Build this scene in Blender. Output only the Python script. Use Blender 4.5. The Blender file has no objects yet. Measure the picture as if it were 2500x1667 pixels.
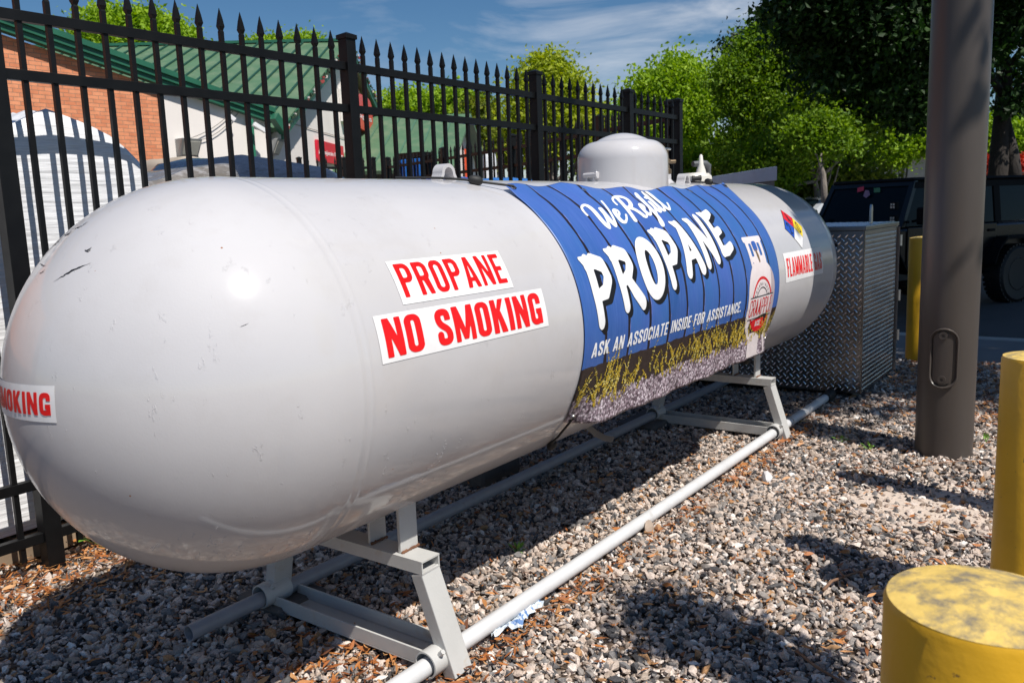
import bpy, math, random
import numpy as np
from mathutils import Vector, Matrix

random.seed(7); np.random.seed(7)
sc = bpy.context.scene
COL = sc.collection
rad = math.radians

# ------------------------------------------------------------------ camera
YAW, PIT, ROL = 0.936, -0.1525, -0.0365
FPX = 2061.13
CAM = Vector((-1.3464, -1.956, 1.3449))
_f = Vector((math.sin(YAW)*math.cos(PIT), math.cos(YAW)*math.cos(PIT), math.sin(PIT)))
_r0 = Vector((math.cos(YAW), -math.sin(YAW), 0)); _u0 = _r0.cross(_f)
_r = _r0*math.cos(ROL) + _u0*math.sin(ROL); _u = -_r0*math.sin(ROL) + _u0*math.cos(ROL)
cd = bpy.data.cameras.new('camera'); cam = bpy.data.objects.new('camera', cd); COL.objects.link(cam)
m = Matrix((( _r.x, _u.x, -_f.x, CAM.x), (_r.y, _u.y, -_f.y, CAM.y), (_r.z, _u.z, -_f.z, CAM.z), (0, 0, 0, 1)))
cam.matrix_world = m
cd.sensor_width = 36; cd.lens = FPX*36/2500; cd.clip_start = .05; cd.clip_end = 3000
cd.dof.use_dof = True; cd.dof.focus_distance = 2.6; cd.dof.aperture_fstop = 9.0
sc.camera = cam

# ------------------------------------------------------------------ sky, sun, exposure
SUN_AZ = rad(192.4); SUN_EL = rad(56.0)
wd = bpy.data.worlds.new('World'); sc.world = wd; wd.use_nodes = True
nt = wd.node_tree; nt.nodes.clear()
N = nt.nodes.new; K = nt.links.new
wo = N('ShaderNodeOutputWorld'); bg = N('ShaderNodeBackground'); sky = N('ShaderNodeTexSky')
sky.sky_type = 'NISHITA'; sky.sun_disc = False; sky.sun_elevation = SUN_EL; sky.sun_rotation = SUN_AZ
sky.air_density = 1.0; sky.dust_density = .15; sky.ozone_density = 4.0
tc = N('ShaderNodeTexCoord'); mp = N('ShaderNodeMapping')
mp.inputs['Rotation'].default_value = (rad(10), 0, rad(28)); mp.inputs['Scale'].default_value = (1.0, 2.4, 9.0)
no = N('ShaderNodeTexNoise'); no.inputs['Scale'].default_value = 1.9; no.inputs['Detail'].default_value = 8; no.inputs['Roughness'].default_value = .58
no.inputs['Distortion'].default_value = .5
cr = N('ShaderNodeValToRGB'); cr.color_ramp.elements[0].position = .44; cr.color_ramp.elements[1].position = .74
cr.color_ramp.elements[0].color = (0, 0, 0, 1); cr.color_ramp.elements[1].color = (.85, .85, .85, 1)
# thicker cirrus toward +X
sp = N('ShaderNodeSeparateXYZ'); mr = N('ShaderNodeMapRange')
mr.inputs['From Min'].default_value = .62; mr.inputs['From Max'].default_value = .96
mr.inputs['To Min'].default_value = .10; mr.inputs['To Max'].default_value = 1.0
mu = N('ShaderNodeMath'); mu.operation = 'MULTIPLY'
mx = N('ShaderNodeMixRGB'); mx.inputs['Color2'].default_value = (10.5, 10.6, 11, 1)
K(tc.outputs['Generated'], mp.inputs['Vector']); K(mp.outputs['Vector'], no.inputs['Vector']); K(no.outputs['Fac'], cr.inputs['Fac'])
K(tc.outputs['Generated'], sp.inputs['Vector']); K(sp.outputs['X'], mr.inputs['Value'])
K(cr.outputs['Color'], mu.inputs[0]); K(mr.outputs['Result'], mu.inputs[1]); K(mu.outputs['Value'], mx.inputs['Fac'])
hsv = N('ShaderNodeHueSaturation'); hsv.inputs['Saturation'].default_value = 1.22; hsv.inputs['Value'].default_value = .92; K(sky.outputs['Color'], hsv.inputs['Color']); K(hsv.outputs['Color'], mx.inputs['Color1']); K(mx.outputs['Color'], bg.inputs['Color']); bg.inputs['Strength'].default_value = .076
K(bg.outputs['Background'], wo.inputs['Surface'])
sd = bpy.data.lights.new('sun', 'SUN'); sd.energy = 5.0; sd.angle = rad(.55); sd.color = (1.0, .955, .89)
so = bpy.data.objects.new('sun', sd); COL.objects.link(so)
sdir = Vector((math.sin(SUN_AZ)*math.cos(SUN_EL), math.cos(SUN_AZ)*math.cos(SUN_EL), math.sin(SUN_EL)))
so.rotation_euler = sdir.to_track_quat('Z', 'Y').to_euler(); so.location = (0, -8, 12)
sc.view_settings.view_transform = 'Standard'; sc.view_settings.look = 'None'
sc.view_settings.exposure = 0.12; sc.view_settings.gamma = 1.0

# ------------------------------------------------------------------ helpers
def ray(q):
    d = _f + _r*((q[0]-1250)/FPX) + _u*(-(q[1]-833.5)/FPX)
    return d.normalized()
def atz(q, z=0.):
    d = ray(q); return CAM + d*((z-CAM.z)/d.z)
def aty(q, y):
    d = ray(q); return CAM + d*((y-CAM.y)/d.y)
def atx(q, x):
    d = ray(q); return CAM + d*((x-CAM.x)/d.x)
def atd(q, dep):
    d = ray(q); return CAM + d*(dep/d.dot(_f))
def atp(q, P, n):
    d = ray(q); return CAM + d*((Vector(P)-CAM).dot(n)/d.dot(n))

ORG = {}
def root_of(o):
    while o.parent: o = o.parent
    return o
def tag(o, label=None, cat=None, group=None, kind=None):
    if label: o['label'] = label
    if cat: o['category'] = cat
    if group: o['group'] = group
    if kind: o['kind'] = kind
    return o
def thing(name, label, cat, loc=(0, 0, 0), rz=0., group=None):
    o = bpy.data.objects.new(name, None); COL.objects.link(o); o.empty_display_size = .2
    o.location = loc; o.rotation_euler = (0, 0, rz); ORG[o.name] = (Vector(loc), rz)
    return tag(o, label, cat, group)

class MB:
    def __init__(s): s.v = []; s.f = []; s.mi = []; s.uv = None; s.cur = 0
    def add(s, vs, fs, mi=None):
        b = len(s.v); s.v += [tuple(x) for x in vs]
        for f in fs: s.f.append(tuple(b+i for i in f)); s.mi.append(s.cur if mi is None else mi)
        return s
    def box(s, a, b, mi=None, M=None):
        x0, y0, z0 = a; x1, y1, z1 = b
        vs = [Vector((x, y, z)) for z in (z0, z1) for y in (y0, y1) for x in (x0, x1)]
        if M: vs = [M @ v for v in vs]
        return s.add(vs, [(0, 2, 3, 1), (4, 5, 7, 6), (0, 1, 5, 4), (2, 6, 7, 3), (0, 4, 6, 2), (1, 3, 7, 5)], mi)
    def cbox(s, a, b, c=.01, mi=None, M=None):
        # box with chamfered vertical + top edges (rounded look)
        x0, y0, z0 = a; x1, y1, z1 = b
        def ring(i, z): return [(x0+c, y0+i), (x1-c, y0+i), (x1-i, y0+c), (x1-i, y1-c), (x1-c, y1-i), (x0+c, y1-i), (x0+i, y1-c), (x0+i, y0+c)], z
        R = [ring(c*.99, z0), ring(0, z0+c), ring(0, z1-c), ring(c*.99, z1)]
        vs = [Vector((p[0], p[1], z)) for r, z in R for p in r]
        if M: vs = [M @ v for v in vs]
        fs = [(k*8+i, k*8+(i+1) % 8, k*8+8+(i+1) % 8, k*8+8+i) for k in range(3) for i in range(8)]
        fs += [tuple(reversed(range(8))), tuple(range(24, 32))]
        return s.add(vs, fs, mi)
    def bar(s, p0, p1, w, h=None, up=(0, 0, 1), mi=None):
        p0 = Vector(p0); p1 = Vector(p1); h = h or w
        d = (p1-p0).normalized(); u = Vector(up)
        if abs(d.dot(u)) > .99: u = Vector((0, 1, 0))
        a = d.cross(u).normalized(); b = a.cross(d)
        vs = [p+a*(i*w/2)+b*(j*h/2) for p in (p0, p1) for j in (-1, 1) for i in (-1, 1)]
        return s.add(vs, [(0, 2, 3, 1), (4, 5, 7, 6), (0, 1, 5, 4), (2, 6, 7, 3), (0, 4, 6, 2), (1, 3, 7, 5)], mi)
    def tube(s, pts, r, seg=12, cap=True, mi=None):
        pts = [Vector(p) for p in pts]; n = len(pts)
        rs = r if isinstance(r, (list, tuple)) else [r]*n
        u = None; vs = []
        for i, p in enumerate(pts):
            d = ((pts[min(i+1, n-1)]-p).normalized()+(p-pts[max(i-1, 0)]).normalized())
            d = d.normalized() if d.length > 1e-6 else Vector((0, 0, 1))
            if u is None:
                u = Vector((0, 0, 1)) if abs(d.z) < .9 else Vector((1, 0, 0))
            u = (u-d*u.dot(d)).normalized(); w = d.cross(u)
            for k in range(seg):
                a = 2*math.pi*k/seg; vs.append(p+(u*math.cos(a)+w*math.sin(a))*rs[i])
        fs = [(i*seg+k, i*seg+(k+1) % seg, (i+1)*seg+(k+1) % seg, (i+1)*seg+k) for i in range(n-1) for k in range(seg)]
        if cap: fs += [tuple(reversed(range(seg))), tuple(range((n-1)*seg, n*seg))]
        return s.add(vs, fs, mi)
    def hollow(s, p0, p1, R, r, seg=28, mi=None):
        p0 = Vector(p0); p1 = Vector(p1); d = (p1-p0).normalized()
        u = Vector((0, 0, 1)) if abs(d.z) < .9 else Vector((1, 0, 0)); u = (u-d*u.dot(d)).normalized(); w = d.cross(u)
        vs = []
        for p, q in ((p0, r), (p0, R), (p1, R), (p1, r)):
            for k in range(seg):
                a = 2*math.pi*k/seg; vs.append(p+(u*math.cos(a)+w*math.sin(a))*q)
        fs = [(j*seg+k, j*seg+(k+1) % seg, ((j+1) % 4)*seg+(k+1) % seg, ((j+1) % 4)*seg+k) for j in range(4) for k in range(seg)]
        return s.add(vs, fs, mi)
    def lathe(s, prof, c=(0, 0, 0), axis='z', seg=48, mi=None):
        c = Vector(c); vs = []; n = len(prof)
        for r, z in prof:
            for k in range(seg):
                a = 2*math.pi*k/seg; x = r*math.cos(a); y = r*math.sin(a)
                vs.append(c+(Vector((x, y, z)) if axis == 'z' else Vector((z, x, y)) if axis == 'x' else Vector((y, z, x))))
        fs = [(i*seg+k, i*seg+(k+1) % seg, (i+1)*seg+(k+1) % seg, (i+1)*seg+k) for i in range(n-1) for k in range(seg)]
        if prof[0][0] > 1e-5: fs.append(tuple(reversed(range(seg))))
        if prof[-1][0] > 1e-5: fs.append(tuple(range((n-1)*seg, n*seg)))
        return s.add(vs, fs, mi)
    def prism(s, poly, vec, mi=None):
        n = len(poly); vec = Vector(vec); P = [Vector(p) for p in poly]
        vs = P+[p+vec for p in P]
        fs = [tuple(reversed(range(n))), tuple(range(n, 2*n))]+[(i, (i+1) % n, n+(i+1) % n, n+i) for i in range(n)]
        return s.add(vs, fs, mi)
    def build(s, name, mat, parent=None, smooth=False, bevel=0., auto=None):
        me = bpy.data.meshes.new(name)
        vs = s.v
        if parent is not None:
            o_, rz = ORG.get(root_of(parent).name, (Vector((0, 0, 0)), 0.))
            if rz != 'local':
                c, sn = math.cos(-rz), math.sin(-rz)
                vs = [((x-o_.x)*c-(y-o_.y)*sn, (x-o_.x)*sn+(y-o_.y)*c, z-o_.z) for x, y, z in vs]
        me.from_pydata(vs, [], s.f)
        for mm in (mat if isinstance(mat, (list, tuple)) else [mat]): me.materials.append(mm)
        me.polygons.foreach_set('material_index', s.mi)
        if s.uv:
            l = me.uv_layers.new(name='UVMap')
            for lp in me.loops: l.data[lp.index].uv = s.uv[lp.vertex_index]
        if smooth: me.polygons.foreach_set('use_smooth', [True]*len(me.polygons))
        if smooth and auto:
            me.set_sharp_from_angle(angle=rad(auto))
        me.update()
        o = bpy.data.objects.new(name, me); COL.objects.link(o)
        if parent is not None: o.parent = parent
        if bevel:
            b = o.modifiers.new('b', 'BEVEL'); b.width = bevel; b.segments = 2; b.limit_method = 'ANGLE'; b.angle_limit = rad(35)
        return o

def npmesh(name, V, F, mat, parent=None, attr=None, smooth=False):
    me = bpy.data.meshes.new(name); k = F.shape[1]
    me.vertices.add(len(V)); me.vertices.foreach_set('co', V.astype(np.float32).ravel())
    me.loops.add(F.size); me.loops.foreach_set('vertex_index', F.astype(np.int32).ravel())
    me.polygons.add(len(F)); me.polygons.foreach_set('loop_start', np.arange(0, F.size, k, dtype=np.int32))
    me.polygons.foreach_set('loop_total', np.full(len(F), k, dtype=np.int32))
    me.update(calc_edges=True)
    if attr is not None:
        a = me.attributes.new('rnd', 'FLOAT', 'POINT'); a.data.foreach_set('value', attr.astype(np.float32))
    for mm in (mat if isinstance(mat, (list, tuple)) else [mat]): me.materials.append(mm)
    me.polygons.foreach_set('use_smooth', [bool(smooth)]*len(F))
    o = bpy.data.objects.new(name, me); COL.objects.link(o)
    if parent is not None: o.parent = parent
    return o

def copy_tree(o, parent=None):
    c = o.copy(); COL.objects.link(c); c.parent = parent
    for ch in list(o.children): copy_tree(ch, c)
    return c

# ------------------------------------------------------------------ materials
def newmat(name):
    mt = bpy.data.materials.new(name); mt.use_nodes = True
    return mt, mt.node_tree, mt.node_tree.nodes['Principled BSDF']
def pbr(name, col, rough=.6, metal=0., var=.12, vscale=6., bump=.0, bscale=60., bdist=.002, coat=0., spec=.5, col2=None, c2lo=.55, c2hi=.7, c2scale=12., stretch=None, rvar=.08, emis=None):
    mt, t, b = newmat(name); n = t.nodes.new; k = t.links.new
    tcn = n('ShaderNodeTexCoord'); vec = tcn.outputs['Object']
    if stretch:
        mpn = n('ShaderNodeMapping'); mpn.inputs['Scale'].default_value = stretch; k(vec, mpn.inputs['Vector']); vec = mpn.outputs['Vector']
    ns = n('ShaderNodeTexNoise'); ns.inputs['Scale'].default_value = vscale; ns.inputs['Detail'].default_value = 6; k(vec, ns.inputs['Vector'])
    r1 = n('ShaderNodeMapRange'); r1.inputs['From Min'].default_value = .25; r1.inputs['From Max'].default_value = .75
    r1.inputs['To Min'].default_value = 1-var; r1.inputs['To Max'].default_value = 1+var; k(ns.outputs['Fac'], r1.inputs['Value'])
    vm = n('ShaderNodeVectorMath'); vm.operation = 'SCALE'; vm.inputs[0].default_value = col[:3]; k(r1.outputs['Result'], vm.inputs['Scale'])
    out = vm.outputs['Vector']
    if col2 is not None:
        n2 = n('ShaderNodeTexNoise'); n2.inputs['Scale'].default_value = c2scale; n2.inputs['Detail'].default_value = 8; n2.inputs['Roughness'].default_value = .65; k(vec, n2.inputs['Vector'])
        r2 = n('ShaderNodeMapRange'); r2.inputs['From Min'].default_value = c2lo; r2.inputs['From Max'].default_value = c2hi; k(n2.outputs['Fac'], r2.inputs['Value'])
        mxx = n('ShaderNodeMixRGB'); mxx.inputs['Color2'].default_value = (*col2, 1); k(r2.outputs['Result'], mxx.inputs['Fac']); k(out, mxx.inputs['Color1']); out = mxx.outputs['Color']
    k(out, b.inputs['Base Color'])
    r3 = n('ShaderNodeMapRange'); r3.inputs['To Min'].default_value = max(.02, rough-rvar); r3.inputs['To Max'].default_value = min(1, rough+rvar); k(ns.outputs['Fac'], r3.inputs['Value'])
    k(r3.outputs['Result'], b.inputs['Roughness'])
    b.inputs['Metallic'].default_value = metal; b.inputs['Specular IOR Level'].default_value = spec
    b.inputs['Coat Weight'].default_value = coat; b.inputs['Coat Roughness'].default_value = .12
    if bump:
        n3 = n('ShaderNodeTexNoise'); n3.inputs['Scale'].default_value = bscale; n3.inputs['Detail'].default_value = 4; k(vec, n3.inputs['Vector'])
        bm = n('ShaderNodeBump'); bm.inputs['Strength'].default_value = bump; bm.inputs['Distance'].default_value = bdist
        k(n3.outputs['Fac'], bm.inputs['Height']); k(bm.outputs['Normal'], b.inputs['Normal'])
    return mt

def flat(name, col, rough=.5, spec=.4, coat=0.):
    return pbr(name, col, rough, var=.05, vscale=30, spec=spec, coat=coat)

M = {}
M['black'] = pbr('black_powdercoat', (.0040, .0041, .0045), .45, var=.25, vscale=15, bump=.15, bscale=300, bdist=.001, spec=.28)
M['steelpaint'] = pbr('grey_painted_steel', (.52, .515, .495), .42, var=.06, vscale=9, bump=.25, bscale=90, bdist=.002, col2=(.42, .33, .22), c2lo=.58, c2hi=.78, c2scale=9)
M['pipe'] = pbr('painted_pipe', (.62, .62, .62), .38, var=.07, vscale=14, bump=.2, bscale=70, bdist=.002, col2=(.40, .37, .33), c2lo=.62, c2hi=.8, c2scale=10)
M['rust'] = pbr('rust', (.16, .07, .035), .8, var=.4, vscale=40)
M['white'] = flat('sticker_white', (.80, .79, .79), .38)
M['red'] = flat('sticker_red', (.80, .008, .010), .38)
M['ink'] = flat('sticker_black', (.010, .010, .012), .4)
M['nyellow'] = flat('sticker_yellow', (.85, .62, .01), .38)
M['nblue'] = flat('sticker_blue', (.01, .07, .42), .38)
M['nred'] = flat('sticker_dark_red', (.62, .01, .015), .38)
M['yellow'] = pbr('yellow_bollard_paint', (.68, .37, .012), .42, var=.16, vscale=4, bump=.4, bscale=40, bdist=.003, col2=(.12, .07, .03), c2lo=.655, c2hi=.69, c2scale=34)
M['yellowtop'] = pbr('yellow_weathered_top', (.72, .50, .13), .65, var=.16, vscale=30, bump=.6, bscale=70, bdist=.003, col2=(.23, .19, .125), c2lo=.47, c2hi=.64, c2scale=24)
M['pole'] = pbr('bronze_lamp_paint', (.070, .058, .050), .40, var=.1, vscale=5, bump=.15, bscale=120, bdist=.001, spec=.5, stretch=(1, 1, .25))
M['rubber'] = pbr('black_rubber', (.012, .012, .012), .6, var=.2)
M['chrome'] = pbr('galvanised', (.55, .55, .54), .32, metal=1., var=.15, vscale=30)
M['brass'] = pbr('grimy_brass', (.22, .16, .10), .45, metal=.7, var=.3, vscale=40)
M['plastic_w'] = pbr('aged_white_plastic', (.72, .69, .62), .45, var=.05)
M['concrete'] = pbr('concrete', (.12, .11, .10), .9, var=.15, vscale=5, bump=.5, bscale=40, bdist=.01)

# ------------------------------------------------------------------ dimensions of the tank
R = .52; H = .942; L = 3.884
TANK = Vector((0, 0, 0))
def tk(x, th, off=0.):               # point on the barrel: x along it, th degrees up from the side facing -Y
    a = rad(th); return Vector((x, -(R+off)*math.cos(a), H+(R+off)*math.sin(a)))
def tkv(x, v, off=0.): return tk(x, math.degrees(v/R), off)

# ------------------------------------------------------------------ 2-D drawing: shapes as distance fields, meshed by marching squares
def s_rr(x0, y0, x1, y1, r=0.):
    cx, cy, hx, hy = (x0+x1)/2, (y0+y1)/2, (x1-x0)/2, (y1-y0)/2; r = min(r, hx, hy)
    def F(X, Y):
        qx = np.abs(X-cx)-hx+r; qy = np.abs(Y-cy)-hy+r
        return np.hypot(np.maximum(qx, 0), np.maximum(qy, 0))+np.minimum(np.maximum(qx, qy), 0)-r
    return F
def s_poly(P):
    P = [np.array(p, float) for p in P]
    def F(X, Y):
        d = np.full(X.shape, 1e9); s = np.ones(X.shape); n = len(P)
        for i in range(n):
            a = P[i]; b = P[i-1]; e = b-a; wx = X-a[0]; wy = Y-a[1]
            t = np.clip((wx*e[0]+wy*e[1])/(e@e), 0, 1); d = np.minimum(d, (wx-e[0]*t)**2+(wy-e[1]*t)**2)
            c1 = Y >= a[1]; c2 = Y < b[1]; c3 = e[0]*wy > e[1]*wx
            fl = (c1 & c2 & c3) | (~c1 & ~c2 & ~c3); s = np.where(fl, -s, s)
        return s*np.sqrt(d)
    return F
def s_stroke(pts, t):
    def F(X, Y):
        d = np.full(X.shape, 1e9)
        tt = t if isinstance(t, (list, tuple)) else [t]*len(pts)
        for i in range(len(pts)-1):
            a = np.array(pts[i], float); b = np.array(pts[i+1], float); e = b-a; L2 = max(e@e, 1e-12)
            q = np.clip(((X-a[0])*e[0]+(Y-a[1])*e[1])/L2, 0, 1)
            d = np.minimum(d, np.hypot(X-a[0]-e[0]*q, Y-a[1]-e[1]*q)-(tt[i]*(1-q)+tt[i+1]*q)/2)
        return d
    return F
def s_u(*fs): return lambda X, Y: np.minimum.reduce([f(X, Y) for f in fs])
def s_i(*fs): return lambda X, Y: np.maximum.reduce([f(X, Y) for f in fs])
def s_d(a, *bs): return lambda X, Y: np.maximum.reduce([a(X, Y)]+[-b(X, Y) for b in bs])
def s_ell(cx, cy, a, b): return lambda X, Y: (np.hypot((X-cx)/a, (Y-cy)/b)-1)*min(a, b)
def rpath(P, r, n=5):
    out = [P[0]]
    for i in range(1, len(P)-1):
        p0, p1, p2 = (Vector(P[j]) for j in (i-1, i, i+1))
        a = (p0-p1); b = (p2-p1); rr = min(r, a.length*.5, b.length*.5)
        A = p1+a.normalized()*rr; B = p1+b.normalized()*rr
        for k in range(n+1):
            t = k/n; q = A*(1-t)**2+p1*2*t*(1-t)+B*t*t; out.append((q.x, q.y))
    out.append(P[-1]); return out

def glyph(ch, w, s):
    """block capital in a box w wide and 1 high with stems s wide"""
    q = s*.86; h = s/2; r = min(w*.42, .3); ri = max(r-s*.75, .03)
    ring = lambda x0, y0, x1, y1, rr=r, rin=ri: s_d(s_rr(x0, y0, x1, y1, rr), s_rr(x0+s, y0+q, x1-s, y1-q, rin))
    B = s_rr
    if ch in 'O0': return ring(0, 0, w, 1)
    if ch == 'Q': return ring(0, 0, w, 1)
    if ch == 'D': return s_d(s_u(s_rr(0, 0, w, 1, r), B(0, 0, w*.5, 1)), s_u(s_rr(s, q, w-s, 1-q, ri), B(s, q, w*.45, 1-q)))
    if ch == 'I': return B(0, 0, s, 1)
    if ch == 'L': return s_u(B(0, 0, s, 1), B(0, 0, w, q))
    if ch == 'F': return s_u(B(0, 0, s, 1), B(0, 1-q, w, 1), B(0, .44, w*.86, .44+q))
    if ch == 'E': return s_u(B(0, 0, s, 1), B(0, 1-q, w, 1), B(0, 0, w, q), B(0, .5-q/2, w*.86, .5+q/2))
    if ch == 'T': return s_u(B(0, 1-q, w, 1), B(w/2-h, 0, w/2+h, 1))
    if ch == 'H': return s_u(B(0, 0, s, 1), B(w-s, 0, w, 1), B(0, .5-q/2, w, .5+q/2))
    if ch == 'N': return s_u(B(0, 0, s*.88, 1), B(w-s*.88, 0, w, 1), s_poly([(0, 1), (s*.95, 1), (w, 0), (w-s*.95, 0)]))
    if ch == 'M':
        a = s*.82
        return s_u(B(0, 0, a, 1), B(w-a, 0, w, 1), s_poly([(0, 1), (s, 1), (w/2+h*.8, .05), (w/2-h*.8, .05)]), s_poly([(w, 1), (w-s, 1), (w/2-h*.8, .05), (w/2+h*.8, .05)]))
    if ch == 'K': return s_u(B(0, 0, s, 1), s_poly([(s*.8, .34), (s*.8, .60), (w-s*1.05, 1), (w, 1)]), s_poly([(s*1.0, .50), (s*1.7, .66), (w, 0), (w-s*1.15, 0)]))
    if ch == 'A': return s_d(s_poly([(0, 0), (w/2-h*1.05, 1), (w/2+h*1.05, 1), (w, 0)]), s_poly([(s, -.1), (s*1.02, 0), (w/2-.04-s*.12, .20), (w/2+.04+s*.12, .20), (w-s*1.02, 0), (w-s, -.1)]), s_poly([(w/2-h*.42-s*.1, .20+q*.85), (w/2, .80), (w/2+h*.42+s*.1, .20+q*.85)]))
    if ch == 'V': return s_u(s_poly([(0, 1), (s, 1), (w/2+h*.8, 0), (w/2-h*.8, 0)]), s_poly([(w, 1), (w-s, 1), (w/2-h*.8, 0), (w/2+h*.8, 0)]))
    if ch in 'PRB':
        y0 = .42 if ch != 'B' else .46
        bowl = s_d(s_u(s_rr(0, y0, w, 1, r), B(0, y0, w*.5, 1)), s_u(s_rr(s, y0+q, w-s, 1-q, ri), B(s, y0+q, w*.45, 1-q)))
        if ch == 'P': return s_u(bowl, B(0, 0, s, 1))
        if ch == 'R': return s_u(bowl, B(0, 0, s, 1), s_poly([(w*.40, .5), (w*.86, .5), (w, 0), (w-s*1.02, 0)]))
        low = s_d(s_u(s_rr(0, 0, w, .56, r), B(0, 0, w*.5, .56)), s_u(s_rr(s, q, w-s, .56-q, ri), B(s, q, w*.45, .56-q)))
        return s_u(s_d(bowl, B(w+1, 0, w+2, 1)), low)
    if ch in 'CG':
        P = [(w-h, .68), (w-h, 1-h), (h, 1-h), (h, h), (w-h, h), (w-h, .32 if ch == 'C' else .44)]
        st = s_stroke(rpath(P, r*.9), s)
        cut = B(w*.45, .655, w+1, .5) if False else None
        body = s_i(st, s_u(B(-1, -1, w-s*1.05, 2), B(w-s*1.2, .64, w+1, 2), B(w-s*1.2, -1, w+1, .36 if ch == 'C' else .50)))
        if ch == 'G': body = s_u(body, B(w*.52, .50-q, w, .50), B(w-s, 0.02, w, .45))
        return body
    if ch == 'S':
        P = [(w-h, .70), (w-h, 1-h), (h, 1-h), (h, .60), (w-h, .40), (w-h, h), (h, h), (h, .30)]
        st = s_stroke(rpath(P, r*.75), s)
        return s_i(st, s_u(B(-1, .3, w-s*1.02, 2), B(w-s*1.2, .67, w+1, 2), B(w-s*1.2, -1, w+1, .58), B(s*1.02, -1, w+1, .5), B(-1, -1, s*1.2, .33), B(-1, .42, s*1.2, 1)))
    if ch == '2': return s_u(s_stroke(rpath([(h, .72), (h, 1-h), (w-h, 1-h), (w-h, .62), (h, h)], r*.8), s), B(0, 0, w, q))
    if ch == '4': return s_u(B(w*.62-h, 0, w*.62+h, 1), s_poly([(0, .22), (w*.62-h, 1), (w*.62+h, 1), (s*1.1, .22)]), B(0, .22, w, .22+q))
    if ch == '.': return B(0, 0, s, s)
    return None
WID = {'I': None, ' ': .36, 'M': 1.42, 'N': 1.06, 'A': 1.12, 'E': .86, 'L': .82, 'F': .82, 'T': 1.0, '.': None, 'K': 1.06}
def layout(text, w, s, gap, space=.42):
    out = []; x = 0
    for ch in text:
        if ch == ' ': x += space; continue
        ww = s if ch in 'I.' else w*WID.get(ch, 1.0)
        out.append((ch, x, ww)); x += ww+gap
    return out, x-gap
def march(F, box, cell):
    u0, v0, u1, v1 = box; nu = max(2, int(math.ceil((u1-u0)/cell))); nv = max(2, int(math.ceil((v1-v0)/cell)))
    U = np.linspace(u0, u1, nu+1); V = np.linspace(v0, v1, nv+1); X, Y = np.meshgrid(U, V); f = F(X, Y)
    f = np.where(np.abs(f) < 1e-7, 1e-7, f); ins = f < 0
    cnt = ins[:-1, :-1].astype(int)+ins[1:, :-1]+ins[:-1, 1:]+ins[1:, 1:]
    verts = []; faces = []; idx = {}
    def vid(x, y):
        k = (round(x, 6), round(y, 6))
        if k not in idx: idx[k] = len(verts); verts.append((x, y))
        return idx[k]
    for j in range(nv):
        row = cnt[j]
        if not row.any(): continue
        i = 0
        while i < nu:
            c = row[i]
            if c == 4:
                e = i
                while e+1 < nu and row[e+1] == 4: e += 1
                faces.append([vid(U[i], V[j]), vid(U[e+1], V[j]), vid(U[e+1], V[j+1]), vid(U[i], V[j+1])]); i = e+1; continue
            if c:
                cs = [(i, j), (i+1, j), (i+1, j+1), (i, j+1)]; P = []
                for a in range(4):
                    (ax, ay), (bx, by) = cs[a], cs[(a+1) % 4]; fa = f[ay, ax]; fb = f[by, bx]
                    if fa < 0: P.append((U[ax], V[ay]))
                    if (fa < 0) != (fb < 0):
                        t = fa/(fa-fb); P.append((U[ax]+(U[bx]-U[ax])*t, V[ay]+(V[by]-V[ay])*t))
                ids = []
                for p in P:
                    k = vid(*p)
                    if not ids or ids[-1] != k: ids.append(k)
                if len(ids) > 2 and ids[0] == ids[-1]: ids.pop()
                if len(ids) > 2: faces.append(ids)
            i += 1
    return verts, faces
def paint(mb, F, box, cell, fn, mi=0):
    vs, fs = march(F, box, cell)
    if fs: mb.add([fn(*p) for p in vs], fs, mi)
def write(mb, text, org, size, w, s, gap, fn, cell, mi=0, shear=0., slope=0., space=.42, widths=None, grow=0.):
    """write text; org = lower left in surface units, size = cap height; sheared and running uphill by slope"""
    lay, tot = layout(text, w, s, gap, space)
    for ch, x, ww in lay:
        g = glyph(ch, ww, s)
        if g is None: continue
        g2 = (lambda g: (lambda X, Y: g(X, Y)-grow))(g) if grow else g
        def f2(a, b, x=x): return fn(org[0]+(a+x+b*shear)*size, org[1]+(b+slope*(a+x+b*shear))*size)
        paint(mb, g2, (-.06, -.06, ww+.06, 1.06), cell/size, f2, mi)
    return tot*size

# ------------------------------------------------------------------ ground
def ground_mat(name, cols, scale, rough=.95, bump=.6, bd=.01):
    mt, t, b = newmat(name); n = t.nodes.new; k = t.links.new
    tcn = n('ShaderNodeTexCoord'); vo = n('ShaderNodeTexVoronoi'); vo.inputs['Scale'].default_value = scale; k(tcn.outputs['Object'], vo.inputs['Vector'])
    rp = n('ShaderNodeValToRGB'); sx = n('ShaderNodeSeparateXYZ'); k(vo.outputs['Color'], sx.inputs['Vector']); k(sx.outputs['X'], rp.inputs['Fac'])
    els = rp.color_ramp.elements
    while len(els) < len(cols): els.new(.5)
    for i, c in enumerate(cols): els[i].position = i/(len(cols)-1); els[i].color = (*c, 1)
    k(rp.outputs['Color'], b.inputs['Base Color']); b.inputs['Roughness'].default_value = rough
    bm = n('ShaderNodeBump'); bm.inputs['Strength'].default_value = bump; bm.inputs['Distance'].default_value = bd; bm.invert = True
    k(vo.outputs['Distance'], bm.inputs['Height']); k(bm.outputs['Normal'], b.inputs['Normal'])
    return mt
M['asphalt'] = pbr('asphalt', (.050, .050, .052), .9, var=.25, vscale=3, bump=.5, bscale=180, bdist=.006)
M['gravelbase'] = ground_mat('gravel_bed', [(.05, .035, .025), (.16, .12, .09), (.10, .06, .035), (.22, .18, .15)], 60)
M['pave'] = pbr('grey_pavement', (.15, .15, .155), .85, var=.2, vscale=2, bump=.4, bscale=100, bdist=.004)
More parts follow.
